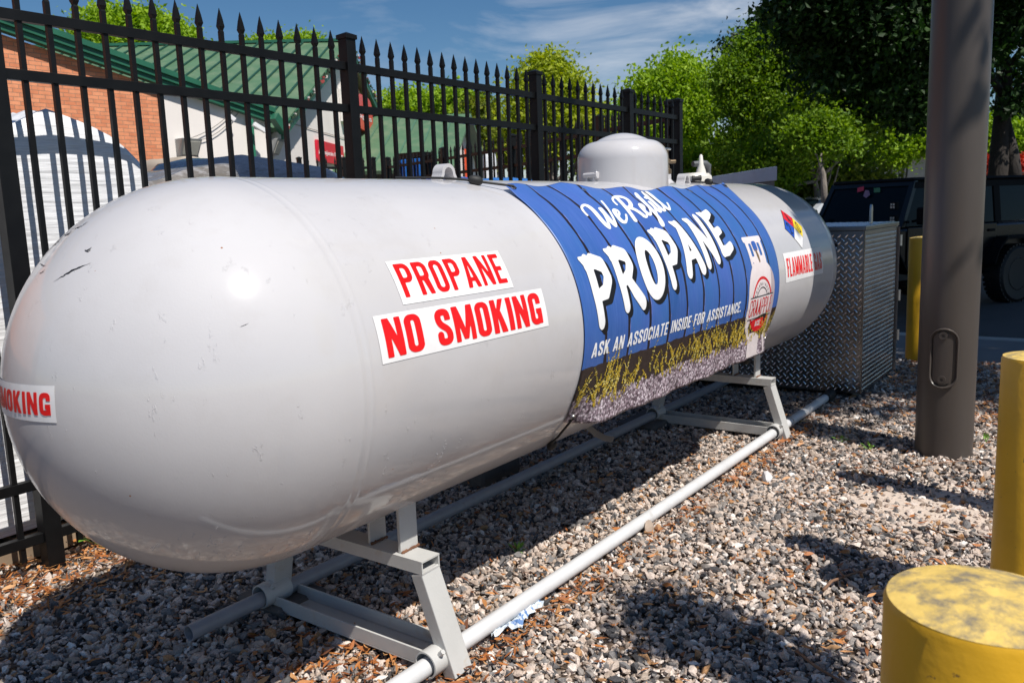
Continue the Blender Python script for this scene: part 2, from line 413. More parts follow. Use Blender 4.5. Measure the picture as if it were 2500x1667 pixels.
M['kerb'] = pbr('kerb_concrete', (.34, .33, .31), .85, var=.15, vscale=4, bump=.4, bscale=60, bdist=.004)
M['grassland'] = pbr('far_grass', (.06, .10, .025), .95, var=.4, vscale=.6, bump=.5, bscale=30, bdist=.05)

g = MB(); g.add([(-400, -400, -.20), (900, -400, -.20), (900, 900, -.20), (-400, 900, -.20)], [(0, 1, 2, 3)])
tag(g.build('ground', M['grassland']), kind='structure')
g = MB(); g.add([(8.0, -60, -.174), (34, -60, -.174), (34, 30, -.174), (8.0, 30, -.174)], [(0, 1, 2, 3)])
tag(g.build('parking_lot', M['asphalt']), kind='structure')
g = MB(); g.box((-40, -40, -.22), (6.3, 40, -.014)); tag(g.build('gravel_bed', M['gravelbase']), kind='structure')
g = MB(); g.box((6.302, -40, -.22), (7.75, 12, -.03)); g.box((6.302, 12.002, -.22), (30, 40, -.03)); tag(g.build('pavement', M['pave']), kind='structure')
g = MB(); g.cbox((7.752, -40, -.22), (7.93, 12, -.022), .02); tag(g.build('kerb', M['kerb']), kind='structure')
# painted bay lines
g = MB()
for yy in (-6.4, -3.6, -.8+4.2, 6.2): g.box((8.9, yy, -.17), (13.6, yy+.1, -.1695))
tag(g.build('bay_markings', pbr('bay_paint', (.6, .6, .58), .8, col2=(.1, .1, .1), c2lo=.5, c2hi=.7)), kind='structure')
# pale sand patch by the lamp post
def blobpoly(c, rx, ry, n=28, z=0., seed=1, rot=0.):
    rnd = random.Random(seed); ph = [rnd.uniform(0, 6.28) for _ in range(4)]
    out = []
    for i in range(n):
        a = 2*math.pi*i/n; k = 1+.14*math.sin(2*a+ph[0])+.1*math.sin(3*a+ph[1])+.07*math.sin(5*a+ph[2])+.05*math.sin(9*a+ph[3])
        x = rx*k*math.cos(a); y = ry*k*math.sin(a)
        out.append((c[0]+x*math.cos(rot)-y*math.sin(rot), c[1]+x*math.sin(rot)+y*math.cos(rot), z))
    return out
SAND = (2.62, -1.36, .26, .30)
g = MB(); g.add(blobpoly(SAND[:2], .34, .36, z=.001, seed=9), [tuple(range(28))])
tag(g.build('sand_patch', pbr('pale_sand', (.58, .48, .40), .95, var=.12, vscale=20, bump=.7, bscale=90, bdist=.006, col2=(.25, .20, .16), c2lo=.6, c2hi=.72, c2scale=40)), kind='structure')

# crushed stones
def in_view(P, margin=260):
    d = P-np.array(CAM); z = d@np.array(_f); x = 1250+FPX*(d@np.array(_r))/z; y = 833.5-FPX*(d@np.array(_u))/z
    return (z > .3) & (x > -margin) & (x < 2500+margin) & (y < 1667+margin) & (y > 200)
PHI = (1+5**.5)/2
ICO = np.array([(-1, PHI, 0), (1, PHI, 0), (-1, -PHI, 0), (1, -PHI, 0), (0, -1, PHI), (0, 1, PHI), (0, -1, -PHI), (0, 1, -PHI), (PHI, 0, -1), (PHI, 0, 1), (-PHI, 0, -1), (-PHI, 0, 1)], float)
ICO /= np.linalg.norm(ICO[0])
ICF = np.array([(0, 11, 5), (0, 5, 1), (0, 1, 7), (0, 7, 10), (0, 10, 11), (1, 5, 9), (5, 11, 4), (11, 10, 2), (10, 7, 6), (7, 1, 8), (3, 9, 4), (3, 4, 2), (3, 2, 6), (3, 6, 8), (3, 8, 9), (4, 9, 5), (2, 4, 11), (6, 2, 10), (8, 6, 7), (9, 8, 1)])
def rotmats(n, rng, flatness=None):
    q = rng.normal(size=(n, 4)); q /= np.linalg.norm(q, axis=1)[:, None]; w, x, y, z = q.T
    return np.stack([1-2*(y*y+z*z), 2*(x*y-z*w), 2*(x*z+y*w), 2*(x*y+z*w), 1-2*(x*x+z*z), 2*(y*z-x*w), 2*(x*z-y*w), 2*(y*z+x*w), 1-2*(x*x+y*y)], 1).reshape(n, 3, 3)
def stones(P, r, rng):
    n = len(P); base = ICO[None]*(1+rng.uniform(-.30, .26, size=(n, 12, 1)))+rng.normal(scale=.10, size=(n, 12, 3))
    base *= np.stack([rng.uniform(.95, 1.75, n), rng.uniform(.7, 1.15, n), rng.uniform(.38, .8, n)], 1)[:, None, :]
    Rm = rotmats(n, rng); V = np.einsum('nij,nkj->nki', Rm, base)*r[:, None, None]
    V[:, :, 2] *= .85; V += P[:, None, :]
    F = (ICF[None]+(np.arange(n)*12)[:, None, None]).reshape(-1, 3)
    return V.reshape(-1, 3), F
rng = np.random.default_rng(11)
n0 = 200000
P = np.stack([rng.uniform(-1.4, 6.28, n0), rng.uniform(-2.2, 1.62, n0), np.zeros(n0)], 1)
P = P[in_view(P)]
dist = np.hypot(P[:, 0]-CAM.x, P[:, 1]-CAM.y)
keep = rng.random(len(P)) < np.clip(1.22-.10*dist, .45, 1)
# thin out on the sand and under the leaf mulch by the fence
ins = ((P[:, 0]-SAND[0])/SAND[2])**2+((P[:, 1]-SAND[1])/SAND[3])**2
keep &= ~((ins < .75) & (rng.random(len(P)) < .72)) & ~((ins >= .75) & (ins < 1.5) & (rng.random(len(P)) < .4))
mul = (P[:, 1] > .95) & (P[:, 0] < 2.5) & (rng.random(len(P)) < .45)
keep &= ~mul
P = P[keep]
r = np.clip(rng.lognormal(math.log(.0076), .38, len(P))*np.clip(.93+.045*np.hypot(P[:, 0]-CAM.x, P[:, 1]-CAM.y), 1, 1.25), .0042, .019)
P[:, 2] = r*rng.uniform(-.15, .85, len(P))-.004+.010*np.sin(P[:, 0]*2.3+1)*np.sin(P[:, 1]*2.9)
V, F = stones(P, r, rng)
def stone_mat():
    mt, t, b = newmat('crushed_stone'); n = t.nodes.new; k = t.links.new
    at = n('ShaderNodeAttribute'); at.attribute_name = 'rnd'; rp = n('ShaderNodeValToRGB'); rp.color_ramp.interpolation = 'CONSTANT'
    cs = [(0, (.42, .335, .275)), (.15, (.25, .222, .20)), (.27, (.085, .082, .082)), (.35, (.50, .415, .355)), (.48, (.17, .16, .155)), (.58, (.35, .28, .225)), (.69, (.58, .50, .44)), (.78, (.052, .05, .052)), (.85, (.45, .37, .31)), (.925, (.38, .21, .10)), (.965, (.68, .63, .58))]
    e = rp.color_ramp.elements
    while len(e) < len(cs): e.new(.5)
    for i, (p, c) in enumerate(cs): e[i].position = p; e[i].color = (*c, 1)
    k(at.outputs['Fac'], rp.inputs['Fac'])
    tcn = n('ShaderNodeTexCoord'); ns = n('ShaderNodeTexNoise'); ns.inputs['Scale'].default_value = 170; ns.inputs['Detail'].default_value = 5; ns.inputs['Roughness'].default_value = .75; k(tcn.outputs['Object'], ns.inputs['Vector'])
    mr_ = n('ShaderNodeMapRange'); mr_.inputs['From Min'].default_value = .3; mr_.inputs['From Max'].default_value = .7; mr_.inputs['To Min'].default_value = .66; mr_.inputs['To Max'].default_value = 1.58; k(ns.outputs['Fac'], mr_.inputs['Value'])
    vm = n('ShaderNodeVectorMath'); vm.operation = 'SCALE'; k(rp.outputs['Color'], vm.inputs[0]); k(mr_.outputs['Result'], vm.inputs['Scale']); k(vm.outputs['Vector'], b.inputs['Base Color'])
    b.inputs['Roughness'].default_value = .78; b.inputs['Specular IOR Level'].default_value = .35
    bm = n('ShaderNodeBump'); bm.inputs['Strength'].default_value = .5; bm.inputs['Distance'].default_value = .002; k(ns.outputs['Fac'], bm.inputs['Height']); k(bm.outputs['Normal'], b.inputs['Normal'])
    return mt
M['stone'] = stone_mat()
o = npmesh('gravel', V, F, M['stone'], attr=np.repeat(rng.random(len(P)), 12))
tag(o, 'loose grey and tan crushed stone gravel around the tank', 'gravel', kind='stuff')
print('stones', len(P))

# fallen leaf slivers and bark chips
def slivers(n, xf, lmin, lmax, seed, curl=.3):
    rg = np.random.default_rng(seed); P = xf(rg, n); P = P[in_view(P)]; n = len(P)
    a = rg.uniform(0, 2*np.pi, n); tl = rg.normal(scale=.22, size=n); Ln = rg.uniform(lmin, lmax, n); W = Ln*rg.uniform(.10, .30, n)
    t = np.array([-1, -.35, .35, 1.]); prof = np.array([.12, 1, .85, .1])
    d = np.stack([np.cos(a)*np.cos(tl), np.sin(a)*np.cos(tl), np.sin(tl)], 1); s = np.stack([-np.sin(a), np.cos(a), rg.normal(scale=.45, size=n)], 1)
    cv = rg.uniform(-curl, curl, n); V = []
    for i in range(4):
        c = P+d*(Ln*t[i]/2)[:, None]+s*(cv*Ln*(1-t[i]**2))[:, None]*.5+np.array([0, 0, 1])*(np.abs(cv)*Ln*.25*(t[i]**2))[:, None]
        V += [c-s*(W*prof[i]/2)[:, None], c+s*(W*prof[i]/2)[:, None]]
    V = np.stack(V, 1).reshape(-1, 3); f = np.array([(0, 1, 3, 2), (2, 3, 5, 4), (4, 5, 7, 6)])
    return V, (f[None]+(np.arange(n)*8)[:, None, None]).reshape(-1, 4), np.repeat(rg.random(n), 8)
def lay(rg, n):
    k = rg.random(n); x = rg.uniform(-1.3, 6.3, n); y = rg.uniform(-2.0, 1.65, n)
    m1 = k < .40; x[m1] = rg.uniform(-.9, 2.4, m1.sum()); y[m1] = np.clip(1.42+rg.normal(scale=.22, size=m1.sum()), .8, 1.75)      # mulch at the fence
    m2 = (k >= .40) & (k < .46); x[m2] = rg.uniform(.3, 4.4, m2.sum()); y[m2] = -.44+rg.normal(scale=.035, size=m2.sum())-.01     # caught by the front pipe
    m3 = (k >= .46) & (k < .66); x[m3] = rg.uniform(4.2, 6.3, m3.sum()); y[m3] = rg.uniform(-1.7, -.55, m3.sum())                 # shade beyond the lamp post
    m4 = (k >= .66) & (k < .70); x[m4] = rg.normal(.30, .22, m4.sum()); y[m4] = rg.normal(-.12, .2, m4.sum())
    return np.stack([x, y, rg.uniform(.008, .022, n)], 1)
def litter_mat():
    mt, t, b = newmat('dry_leaf'); n = t.nodes.new; k = t.links.new
    at = n('ShaderNodeAttribute'); at.attribute_name = 'rnd'; rp = n('ShaderNodeValToRGB'); k(at.outputs['Fac'], rp.inputs['Fac'])
    e = rp.color_ramp.elements; e[0].color = (.10, .035, .015, 1); e[1].color = (.55, .30, .13, 1); e.new(.35).color = (.33, .105, .025, 1); e.new(.7).color = (.44, .165, .04, 1)
    k(rp.outputs['Color'], b.inputs['Base Color']); b.inputs['Roughness'].default_value = .6
    return mt
M['leaf_dry'] = litter_mat()
V, F, A = slivers(17000, lay, .009, .052, 5)
o = npmesh('leaf_litter', V, F, M['leaf_dry'], attr=A); tag(o, 'orange brown dead leaves and bark slivers scattered over the gravel', 'leaf litter', kind='stuff')

# ------------------------------------------------------------------ the propane tank
def tank_paint():
    mt, t, b = newmat('tank_paint'); n = t.nodes.new; k = t.links.new
    tcn = n('ShaderNodeTexCoord'); ob = tcn.outputs['Object']
    n1 = n('ShaderNodeTexNoise'); n1.inputs['Scale'].default_value = 2.2; n1.inputs['Detail'].default_value = 5; k(ob, n1.inputs['Vector'])
    rp = n('ShaderNodeValToRGB'); e = rp.color_ramp.elements; e[0].position = .3; e[1].position = .7
    e[0].color = (.505, .492, .502, 1); e[1].color = (.56, .546, .553, 1); k(n1.outputs['Fac'], rp.inputs['Fac'])
    # rust specks
    vo = n('ShaderNodeTexVoronoi'); vo.inputs['Scale'].default_value = 7; k(ob, vo.inputs['Vector'])
    lt = n('ShaderNodeMath'); lt.operation = 'LESS_THAN'; lt.inputs[1].default_value = .016; k(vo.outputs['Distance'], lt.inputs[0])
    mx_ = n('ShaderNodeMixRGB'); mx_.inputs['Color2'].default_value = (.30, .12, .04, 1); k(lt.outputs['Value'], mx_.inputs['Fac']); k(rp.outputs['Color'], mx_.inputs['Color1'])
    # faint brown dust film patches
    n5 = n('ShaderNodeTexNoise'); n5.inputs['Scale'].default_value = 5; n5.inputs['Detail'].default_value = 9; n5.inputs['Roughness'].default_value = .7; k(ob, n5.inputs['Vector'])
    r5 = n('ShaderNodeMapRange'); r5.inputs['From Min'].default_value = .52; r5.inputs['From Max'].default_value = .75; r5.inputs['To Max'].default_value = .22; k(n5.outputs['Fac'], r5.inputs['Value'])
    m5 = n('ShaderNodeMixRGB'); m5.inputs['Color2'].default_value = (.40, .365, .335, 1); k(r5.outputs['Result'], m5.inputs['Fac']); k(mx_.outputs['Color'], m5.inputs['Color1'])
    k(m5.outputs['Color'], b.inputs['Base Color'])
    r6 = n('ShaderNodeMapRange'); r6.inputs['To Min'].default_value = .50; r6.inputs['To Max'].default_value = .62; k(n5.outputs['Fac'], r6.inputs['Value']); k(r6.outputs['Result'], b.inputs['Roughness'])
    b.inputs['Coat Weight'].default_value = .8; b.inputs['Coat IOR'].default_value = 1.62; b.inputs['Coat Roughness'].default_value = .10; b.inputs['Specular IOR Level'].default_value = .18; b.inputs['Metallic'].default_value = .0
    # orange peel, paint chips, runs
    o1 = n('ShaderNodeTexNoise'); o1.inputs['Scale'].default_value = 210; o1.inputs['Detail'].default_value = 2; k(ob, o1.inputs['Vector'])
    mpn = n('ShaderNodeMapping'); mpn.inputs['Scale'].default_value = (26, 26, 9); k(ob, mpn.inputs['Vector'])
    o2 = n('ShaderNodeTexNoise'); o2.inputs['Scale'].default_value = 1; o2.inputs['Detail'].default_value = 6; o2.inputs['Roughness'].default_value = .7; k(mpn.outputs['Vector'], o2.inputs['Vector'])
    r2 = n('ShaderNodeMapRange'); r2.inputs['From Min'].default_value = .635; r2.inputs['From Max'].default_value = .665; k(o2.outputs['Fac'], r2.inputs['Value'])
    o4 = n('ShaderNodeTexNoise'); o4.inputs['Scale'].default_value = 3.1; o4.inputs['Detail'].default_value = 3; k(ob, o4.inputs['Vector'])
    b1 = n('ShaderNodeBump'); b1.inputs['Strength'].default_value = .16; b1.inputs['Distance'].default_value = .0012; k(o1.outputs['Fac'], b1.inputs['Height'])
    b2 = n('ShaderNodeBump'); b2.inputs['Strength'].default_value = .5; b2.inputs['Distance'].default_value = .0014; k(r2.outputs['Result'], b2.inputs['Height']); k(b1.outputs['Normal'], b2.inputs['Normal'])
    b3 = n('ShaderNodeBump'); b3.inputs['Strength'].default_value = .25; b3.inputs['Distance'].default_value = .008; k(o4.outputs['Fac'], b3.inputs['Height']); k(b2.outputs['Normal'], b3.inputs['Normal'])
    k(b3.outputs['Normal'], b.inputs['Normal'])
    return mt
M['tank'] = tank_paint()
tank = thing('propane_tank', 'large horizontal light grey propane tank with rounded ends on a steel stand', 'gas tank', (L/2, 0, 0))
prof = []
n = 56
for i in range(n+1):
    a = math.pi/2*i/n; prof.append((R*math.sin(a), -R*math.cos(a)))
def bump_at(x, c, w=.010, hgt=.0022):
    return hgt*math.exp(-((x-c)/w)**2)
xs = sorted(set([round(v, 4) for v in list(np.linspace(-.03, .05, 33)[13:])+list(np.linspace(.06, L-.06, 60))+list(np.linspace(L-.05, L, 18))+list(np.linspace(1.915, 1.965, 14))]))
prof = [(r_, x) for r_, x in prof if x < -.002]
for x in xs:
    if x < 0: continue
    prof.append((R+bump_at(x, .008, .008, .0010)+.0007*math.exp(-((x-.038)/.006)**2)+bump_at(x, L-.008, .008, .0012)+bump_at(x, 1.94, .008, .001), x))
for i in range(1, n+1):
    a = math.pi/2*i/n; prof.append((R*math.cos(a), L+R*math.sin(a)))
prof[0] = (1e-6, -R); prof[-1] = (1e-6, L+R)
mb = MB(); mb.lathe(prof, (0, 0, H), 'x', 224); shell = mb.build('shell', M['tank'], tank, smooth=True)

# valve dome
DX, DR = 2.235, .212
mb = MB(); pr = []
zt = H+.745; zb = H+R*.74
pr = [(DR, zb), (DR, zt-.125)]
for i in range(1, 15):
    a = math.pi/2*i/14; pr.append((DR-.085+.085*math.cos(a), zt-.125+.088*math.sin(a)))
for i in range(1, 9):
    q = i/8; rr = (DR-.085)*(1-q); pr.append((max(rr, 1e-6), zt-.037+.037*(1-(rr/(DR-.085))**2)))
mb.lathe(pr, (DX, 0, 0), 'z', 96)
dome = mb.build('dome_cover', M['tank'], tank, smooth=True, auto=50)
# skirt ring under the dome
# hinge on the near side of the dome
hx, hy = DX-DR*.97, DR*.20; zb = 1.468
mb = MB()
A = Vector((hx-.004, hy, zb)); t_ = Vector((-.20, -.98, 0)).normalized(); nrm = Vector((-.98, .20, 0)).normalized()
Mh = Matrix.Translation(A) @ Matrix(((t_.x, nrm.x, 0, 0), (t_.y, nrm.y, 0, 0), (0, 0, 1, 0), (0, 0, 0, 1))) @ Matrix.Scale(.58, 4)
for x0 in (-.055, .02): mb.cbox((x0, -.012, -.03), (x0+.018, .022, .062), .004, M=Mh)
mb.tube([Mh @ Vector((-.075, .006, .045)), Mh @ Vector((.065, .006, .045))], .012, 14)
mb.cbox((-.035, -.014, .030), (.045, -.004, .085), .004, M=Mh); mb.cbox((.038, -.01, .015), (.066, .02, .07), .005, M=Mh)
mb.build('hinge', M['tank'], dome, smooth=True, auto=40)
# lifting lugs: an arch of flat bar
def lug(xc, parent, w=.045, rr=.029, hh=.026):
    mb = MB(); z0 = H+R-.006; prev = None; n = 18; th = .013
    P = [(-rr-.024, -.004), (-rr-.012, .004)]+[(-rr*math.cos(math.pi*i/n), hh+rr*math.sin(math.pi*i/n)) for i in range(n+1)]+[(rr+.012, .004), (rr+.024, -.004)]
    out = []
    for i, (x, z) in enumerate(P):
        a = Vector(P[max(i-1, 0)]); b = Vector(P[min(i+1, len(P)-1)]); d = (b-a).normalized(); nn = Vector((-d.y, d.x))
        for s_, y in ((-.5, -w/2), (.5, -w/2), (.5, w/2), (-.5, w/2)): out.append((xc+x+nn.x*th*s_, y, z0+z+nn.y*th*s_))
    fs = [(i*4+k, i*4+(k+1) % 4, i*4+4+(k+1) % 4, i*4+4+k) for i in range(len(P)-1) for k in range(4)]+[(3, 2, 1, 0), tuple(len(out)-4+k for k in range(4))]
    mb.add(out, fs); return mb.build('lifting_lug', M['tank'], parent, smooth=True, auto=45)
lug(.945, tank); lug(2.905, tank, rr=.027, hh=.022)
# relief valve assembly beside the dome
mb = MB(); vx, vy = 2.755, .03
z0 = H+R-.01
mb.lathe([(.045, z0), (.045, z0+.012), (.036, z0+.02), (.028, z0+.03), (.028, z0+.055)], (vx, vy, 0), 'z', 24)
valve = mb.build('valve_fitting', M['tank'], tank, smooth=True, auto=35)
mb = MB()
mb.lathe([(.026, z0+.056), (.030, z0+.060), (.030, z0+.080), (.022, z0+.085), (.018, z0+.11), (.026, z0+.113), (.026, z0+.128), (.017, z0+.135), (.014, z0+.165), (.014, z0+.178)], (vx, vy, 0), 'z', 18)
mb.tube([(vx, vy, z0+.118), (vx+.05, vy-.03, z0+.12)], .010, 10); mb.build('valve_body', M['brass'], valve, smooth=True, auto=35)
mb = MB(); mb.cbox((vx-.045, vy-.012, z0+.179), (vx+.045, vy+.012, z0+.190), .004); mb.build('valve_handle', M['chrome'], valve)
# level monitor: white plastic base with a tall cone
mb = MB(); cx, cy = 3.10, .0; zc = H+R-.008
mb.cbox((cx-.115, cy-.05, zc), (cx+.085, cy+.05, zc+.062), .018)
mb.lathe([(.030, zc+.05), (.026, zc+.075), (.014, zc+.11), (.009, zc+.158), (.003, zc+.165)], (cx+.035, cy, 0), 'z', 22)
mon = mb.build('level_monitor', M['plastic_w'], tank, smooth=True, auto=40)
mb = MB(); mb.tube([(cx-.116, cy-.015, zc+.03), (cx-.085, cy-.052, zc+.032)], .016, 12); mb.build('cable_gland', M['rubber'], mon, smooth=True, auto=40)
# elbow vent pipe
mb = MB(); ex, ey = 3.285, .02
mb.tube([(ex, ey, zc+.01), (ex, ey, zc+.085), (ex-.004, ey+.0, zc+.105), (ex-.02, ey+.01, zc+.118), (ex-.04, ey+.02, zc+.12), (ex-.10, ey+.05, zc+.118)], [.014, .014, .019, .020, .019, .015], 14)
mb.lathe([(.017, zc+.03), (.019, zc+.035), (.019, zc+.05), (.017, zc+.055)], (ex, ey, 0), 'z', 14)
mb.build('vent_pipe', pbr('dull_galv', (.14, .145, .15), .5, metal=.4, var=.2), tank, smooth=True, auto=45)

# --- stickers on the barrel
def plate(mb, box, fn, mi=0, nv=24, nu=6):
    u0, v0, u1, v1 = box; vs = [fn(u0+(u1-u0)*i/nu, v0+(v1-v0)*j/nv) for j in range(nv+1) for i in range(nu+1)]
    mb.add(vs, [(j*(nu+1)+i, j*(nu+1)+i+1, (j+1)*(nu+1)+i+1, (j+1)*(nu+1)+i) for j in range(nv) for i in range(nu)], mi)
DEG = R*math.pi/180
def sticker(x0, x1, t0, t1, label):
    mb = MB(); plate(mb, (x0, t0*DEG, x1, t1*DEG), lambda u, v: tkv(u, v, .0014))
    return tag(mb.build('warning_sticker', M['white'], tank, smooth=True), label)
S1 = sticker(.192, .664, 20.4, 33.7, 'white sticker with thin red capitals reading PROPANE')
mb = MB(); fn = lambda u, v: tkv(u, v, .0024)
def fit_text(mb, text, u0, u1, v0, v1, w, s, gap, fn, cell, mi=0, space=.42, shear=0.):
    lay, tot = layout(text, w, s, gap, space); h = v1-v0; k = (u1-u0)/(tot*h)
    for ch, x, ww in lay:
        g = glyph(ch, ww, s)
        if g: paint(mb, g, (-.05, -.05, ww+.05, 1.05), cell/h, (lambda a, b, x=x: fn(u0+(a+x+b*shear)*h*k, v0+b*h)), mi)
fit_text(mb, 'PROPANE', .210, .646, 22.3*DEG, 32.6*DEG, .50, .165, .12, fn, .0022)
mb.build('lettering', M['red'], S1, smooth=True)
S2 = sticker(.078, .799, 5.6, 18.6, 'white sticker with heavy red capitals reading NO SMOKING')
mb = MB(); fit_text(mb, 'NO SMOKING', .100, .772, 6.9*DEG, 17.5*DEG, .47, .185, .085, fn, .0022, space=.34); mb.build('lettering', M['red'], S2, smooth=True)
S3 = sticker(3.01, 3.663, -1.5, 15.4, 'white sticker with red capitals reading FLAMMABLE GAS')
mb = MB(); fit_text(mb, 'FLAMMABLE GAS', 3.04, 3.638, 1.4*DEG, 12.2*DEG, .40, .16, .085, fn, .0026, space=.30); mb.build('lettering', M['red'], S3, smooth=True)
# hazard diamond
dc = (3.338, 29.8*DEG); du, dv = .143, 13.8*DEG
def dia(a, b, off): return tkv(dc[0]+du*(a-b), dc[1]+dv*(a+b), off)     # a to upper right, b to upper left; each in -.5 .. .5
mb = MB()
def dplate(a0, b0, a1, b1, off, mi): plate(mb, (a0, b0, a1, b1), lambda u, v: dia(u, v, off), mi, 14, 8)
dplate(-.5, -.5, .5, .5, .0012, 0)
for a0, b0, mi in ((.006, .006, 1), (.006, -.488, 3), (-.488, .006, 2), (-.488, -.488, 4)): dplate(a0, b0, a0+.482, b0+.482, .0020, mi)
hz = mb.build('hazard_diamond', [M['ink'], M['nred'], M['nblue'], M['nyellow'], M['white']], tank, smooth=True)
mb = MB(); fd = lambda u, v: tkv(u, v, .003)
for ch, (a, b) in (('4', (.25, .25)), ('2', (-.25, .25)), ('0', (.25, -.25))):
    cu, cv = dc[0]+du*(a-b), dc[1]+dv*(a+b); hh_ = .070; ww = .55; g = glyph(ch, ww, .13)
    paint(mb, g, (-.1, -.1, ww+.1, 1.1), .03, (lambda x, y, cu=cu, cv=cv: fd(cu+(x-ww/2)*hh_*.8, cv+(y-.5)*hh_)))
mb.build('numerals', M['ink'], hz, smooth=True)
# sticker on the near end
def sph(az, z, off=0.):              # az radians round the vertical axis from the -X point toward +Y
    rr = R+off; zz = z; q = math.sqrt(max(rr*rr-zz*zz, 0)); return Vector((-q*math.cos(az), q*math.sin(az), H+zz))
A0 = -.236; A1 = .61
ztl = lambda az: (.069-.0*az) 
mb = MB()
sl = lambda az: -.020*(az+.2)
plate(mb, (A0, -.009, A1, .071), lambda u, v: sph(u, v+sl(u), .0015), 0, 10, 40)
S4 = tag(mb.build('warning_sticker', M['white'], tank, smooth=True), 'white NO SMOKING sticker wrapped round the near rounded end')
mb = MB(); fn4 = lambda u, v: sph(-u, v+sl(-u), .0026)
fit_text(mb, 'NO SMOKING', -.575, .2095, .006, .056, .62, .23, .12, fn4, .0012, space=.4)
mb.build('lettering', M['red'], S4, smooth=True)
# black scrapes on the near end
def scr(mb, q0, q1, w, seed, jit=3.):
    rnd = random.Random(seed); c = Vector((0, 0, H)); n = 14; L_ = []
    for i in range(n+1):
        t = i/n; q = (q0[0]+(q1[0]-q0[0])*t+rnd.uniform(-1, 1)*jit*.4, q0[1]+(q1[1]-q0[1])*t+rnd.uniform(-1, 1)*jit*.4+math.sin(t*3.1)*jit)
        d = ray(q); wv = c-CAM; b = wv.dot(d); h2 = R*R-(wv.dot(wv)-b*b)
        if h2 <= 0: continue
        L_.append(CAM+d*(b-math.sqrt(h2)))
    if len(L_) < 3: return
    vs = []
    for i, p in enumerate(L_):
        nn = (p-c).normalized(); d = (L_[min(i+1, len(L_)-1)]-L_[max(i-1, 0)]).normalized(); s_ = nn.cross(d).normalized()
        ww = w*rnd.uniform(.4, 1.2)*(math.sin(math.pi*(i+.4)/(len(L_)-.2))+.08)
        pp = c+nn*(R+.0009); vs += [pp-s_*ww/2, pp+s_*ww/2]
    mb.add(vs, [(2*i, 2*i+1, 2*i+3, 2*i+2) for i in range(len(L_)-1)])
mb = MB()
scr(mb, (130, 689), (221, 642), .0032, 1, -3); scr(mb, (150, 676), (200, 650), .0025, 2, -2)
scr(mb, (178, 560), (216, 541), .0040, 3); scr(mb, (158, 575), (176, 563), .0045, 4); scr(mb, (130, 600), (153, 578), .004, 5); scr(mb, (207, 611), (224, 604), .0035, 6)
scr(mb, (207, 613), (223, 610), .0025, 7); scr(mb, (97, 668), (112, 656), .0025, 8); scr(mb, (98, 643), (113, 648), .0022, 9); scr(mb, (585, 798), (608, 788), .0012, 10, 1)
mb.build('scrape_marks', M['ink'], tank, smooth=True)
# beaded paint runs low on the near end
mb = MB(); rg = random.Random(12)
for k_ in range(54):
    x = rg.uniform(-.36, .42); th = rg.uniform(-58, -38) if x < .1 else rg.uniform(-52, -20); n_ = rg.randint(3, 11)
    for i in range(n_):
        th -= rg.uniform(.5, 1.3)
        if x < 0:
            rr_ = math.sqrt(max(R*R-x*x, .01)); a = rad(th); p_ = Vector((x, -rr_*math.cos(a), H+rr_*math.sin(a))); nn_ = (p_-Vector((0, 0, H))).normalized()
        else: p_ = tk(x, th); nn_ = (p_-Vector((x, 0, H))).normalized()
        r_ = rg.uniform(.0007, .0019); u_ = nn_.cross(Vector((1, 0, 0))).normalized(); w_ = nn_.cross(u_); p_ = p_+w_*rg.uniform(-.002, .002)-nn_*.0002
        vs = [p_+(u_*math.cos(q)*1.4+w_*math.sin(q))*r_ for q in (0, 1.05, 2.09, 3.14, 4.19, 5.24)]+[p_+(u_*math.cos(q)*.8+w_*math.sin(q)*.6)*r_+nn_*r_*.7 for q in (0, 1.05, 2.09, 3.14, 4.19, 5.24)]
        mb.add(vs, [(q, (q+1) % 6, 6+(q+1) % 6, 6+q) for q in range(6)]+[tuple(range(6, 12))])
o = mb.build('paint_runs', M['tank'], tank, smooth=True); o['kind'] = 'stuff'

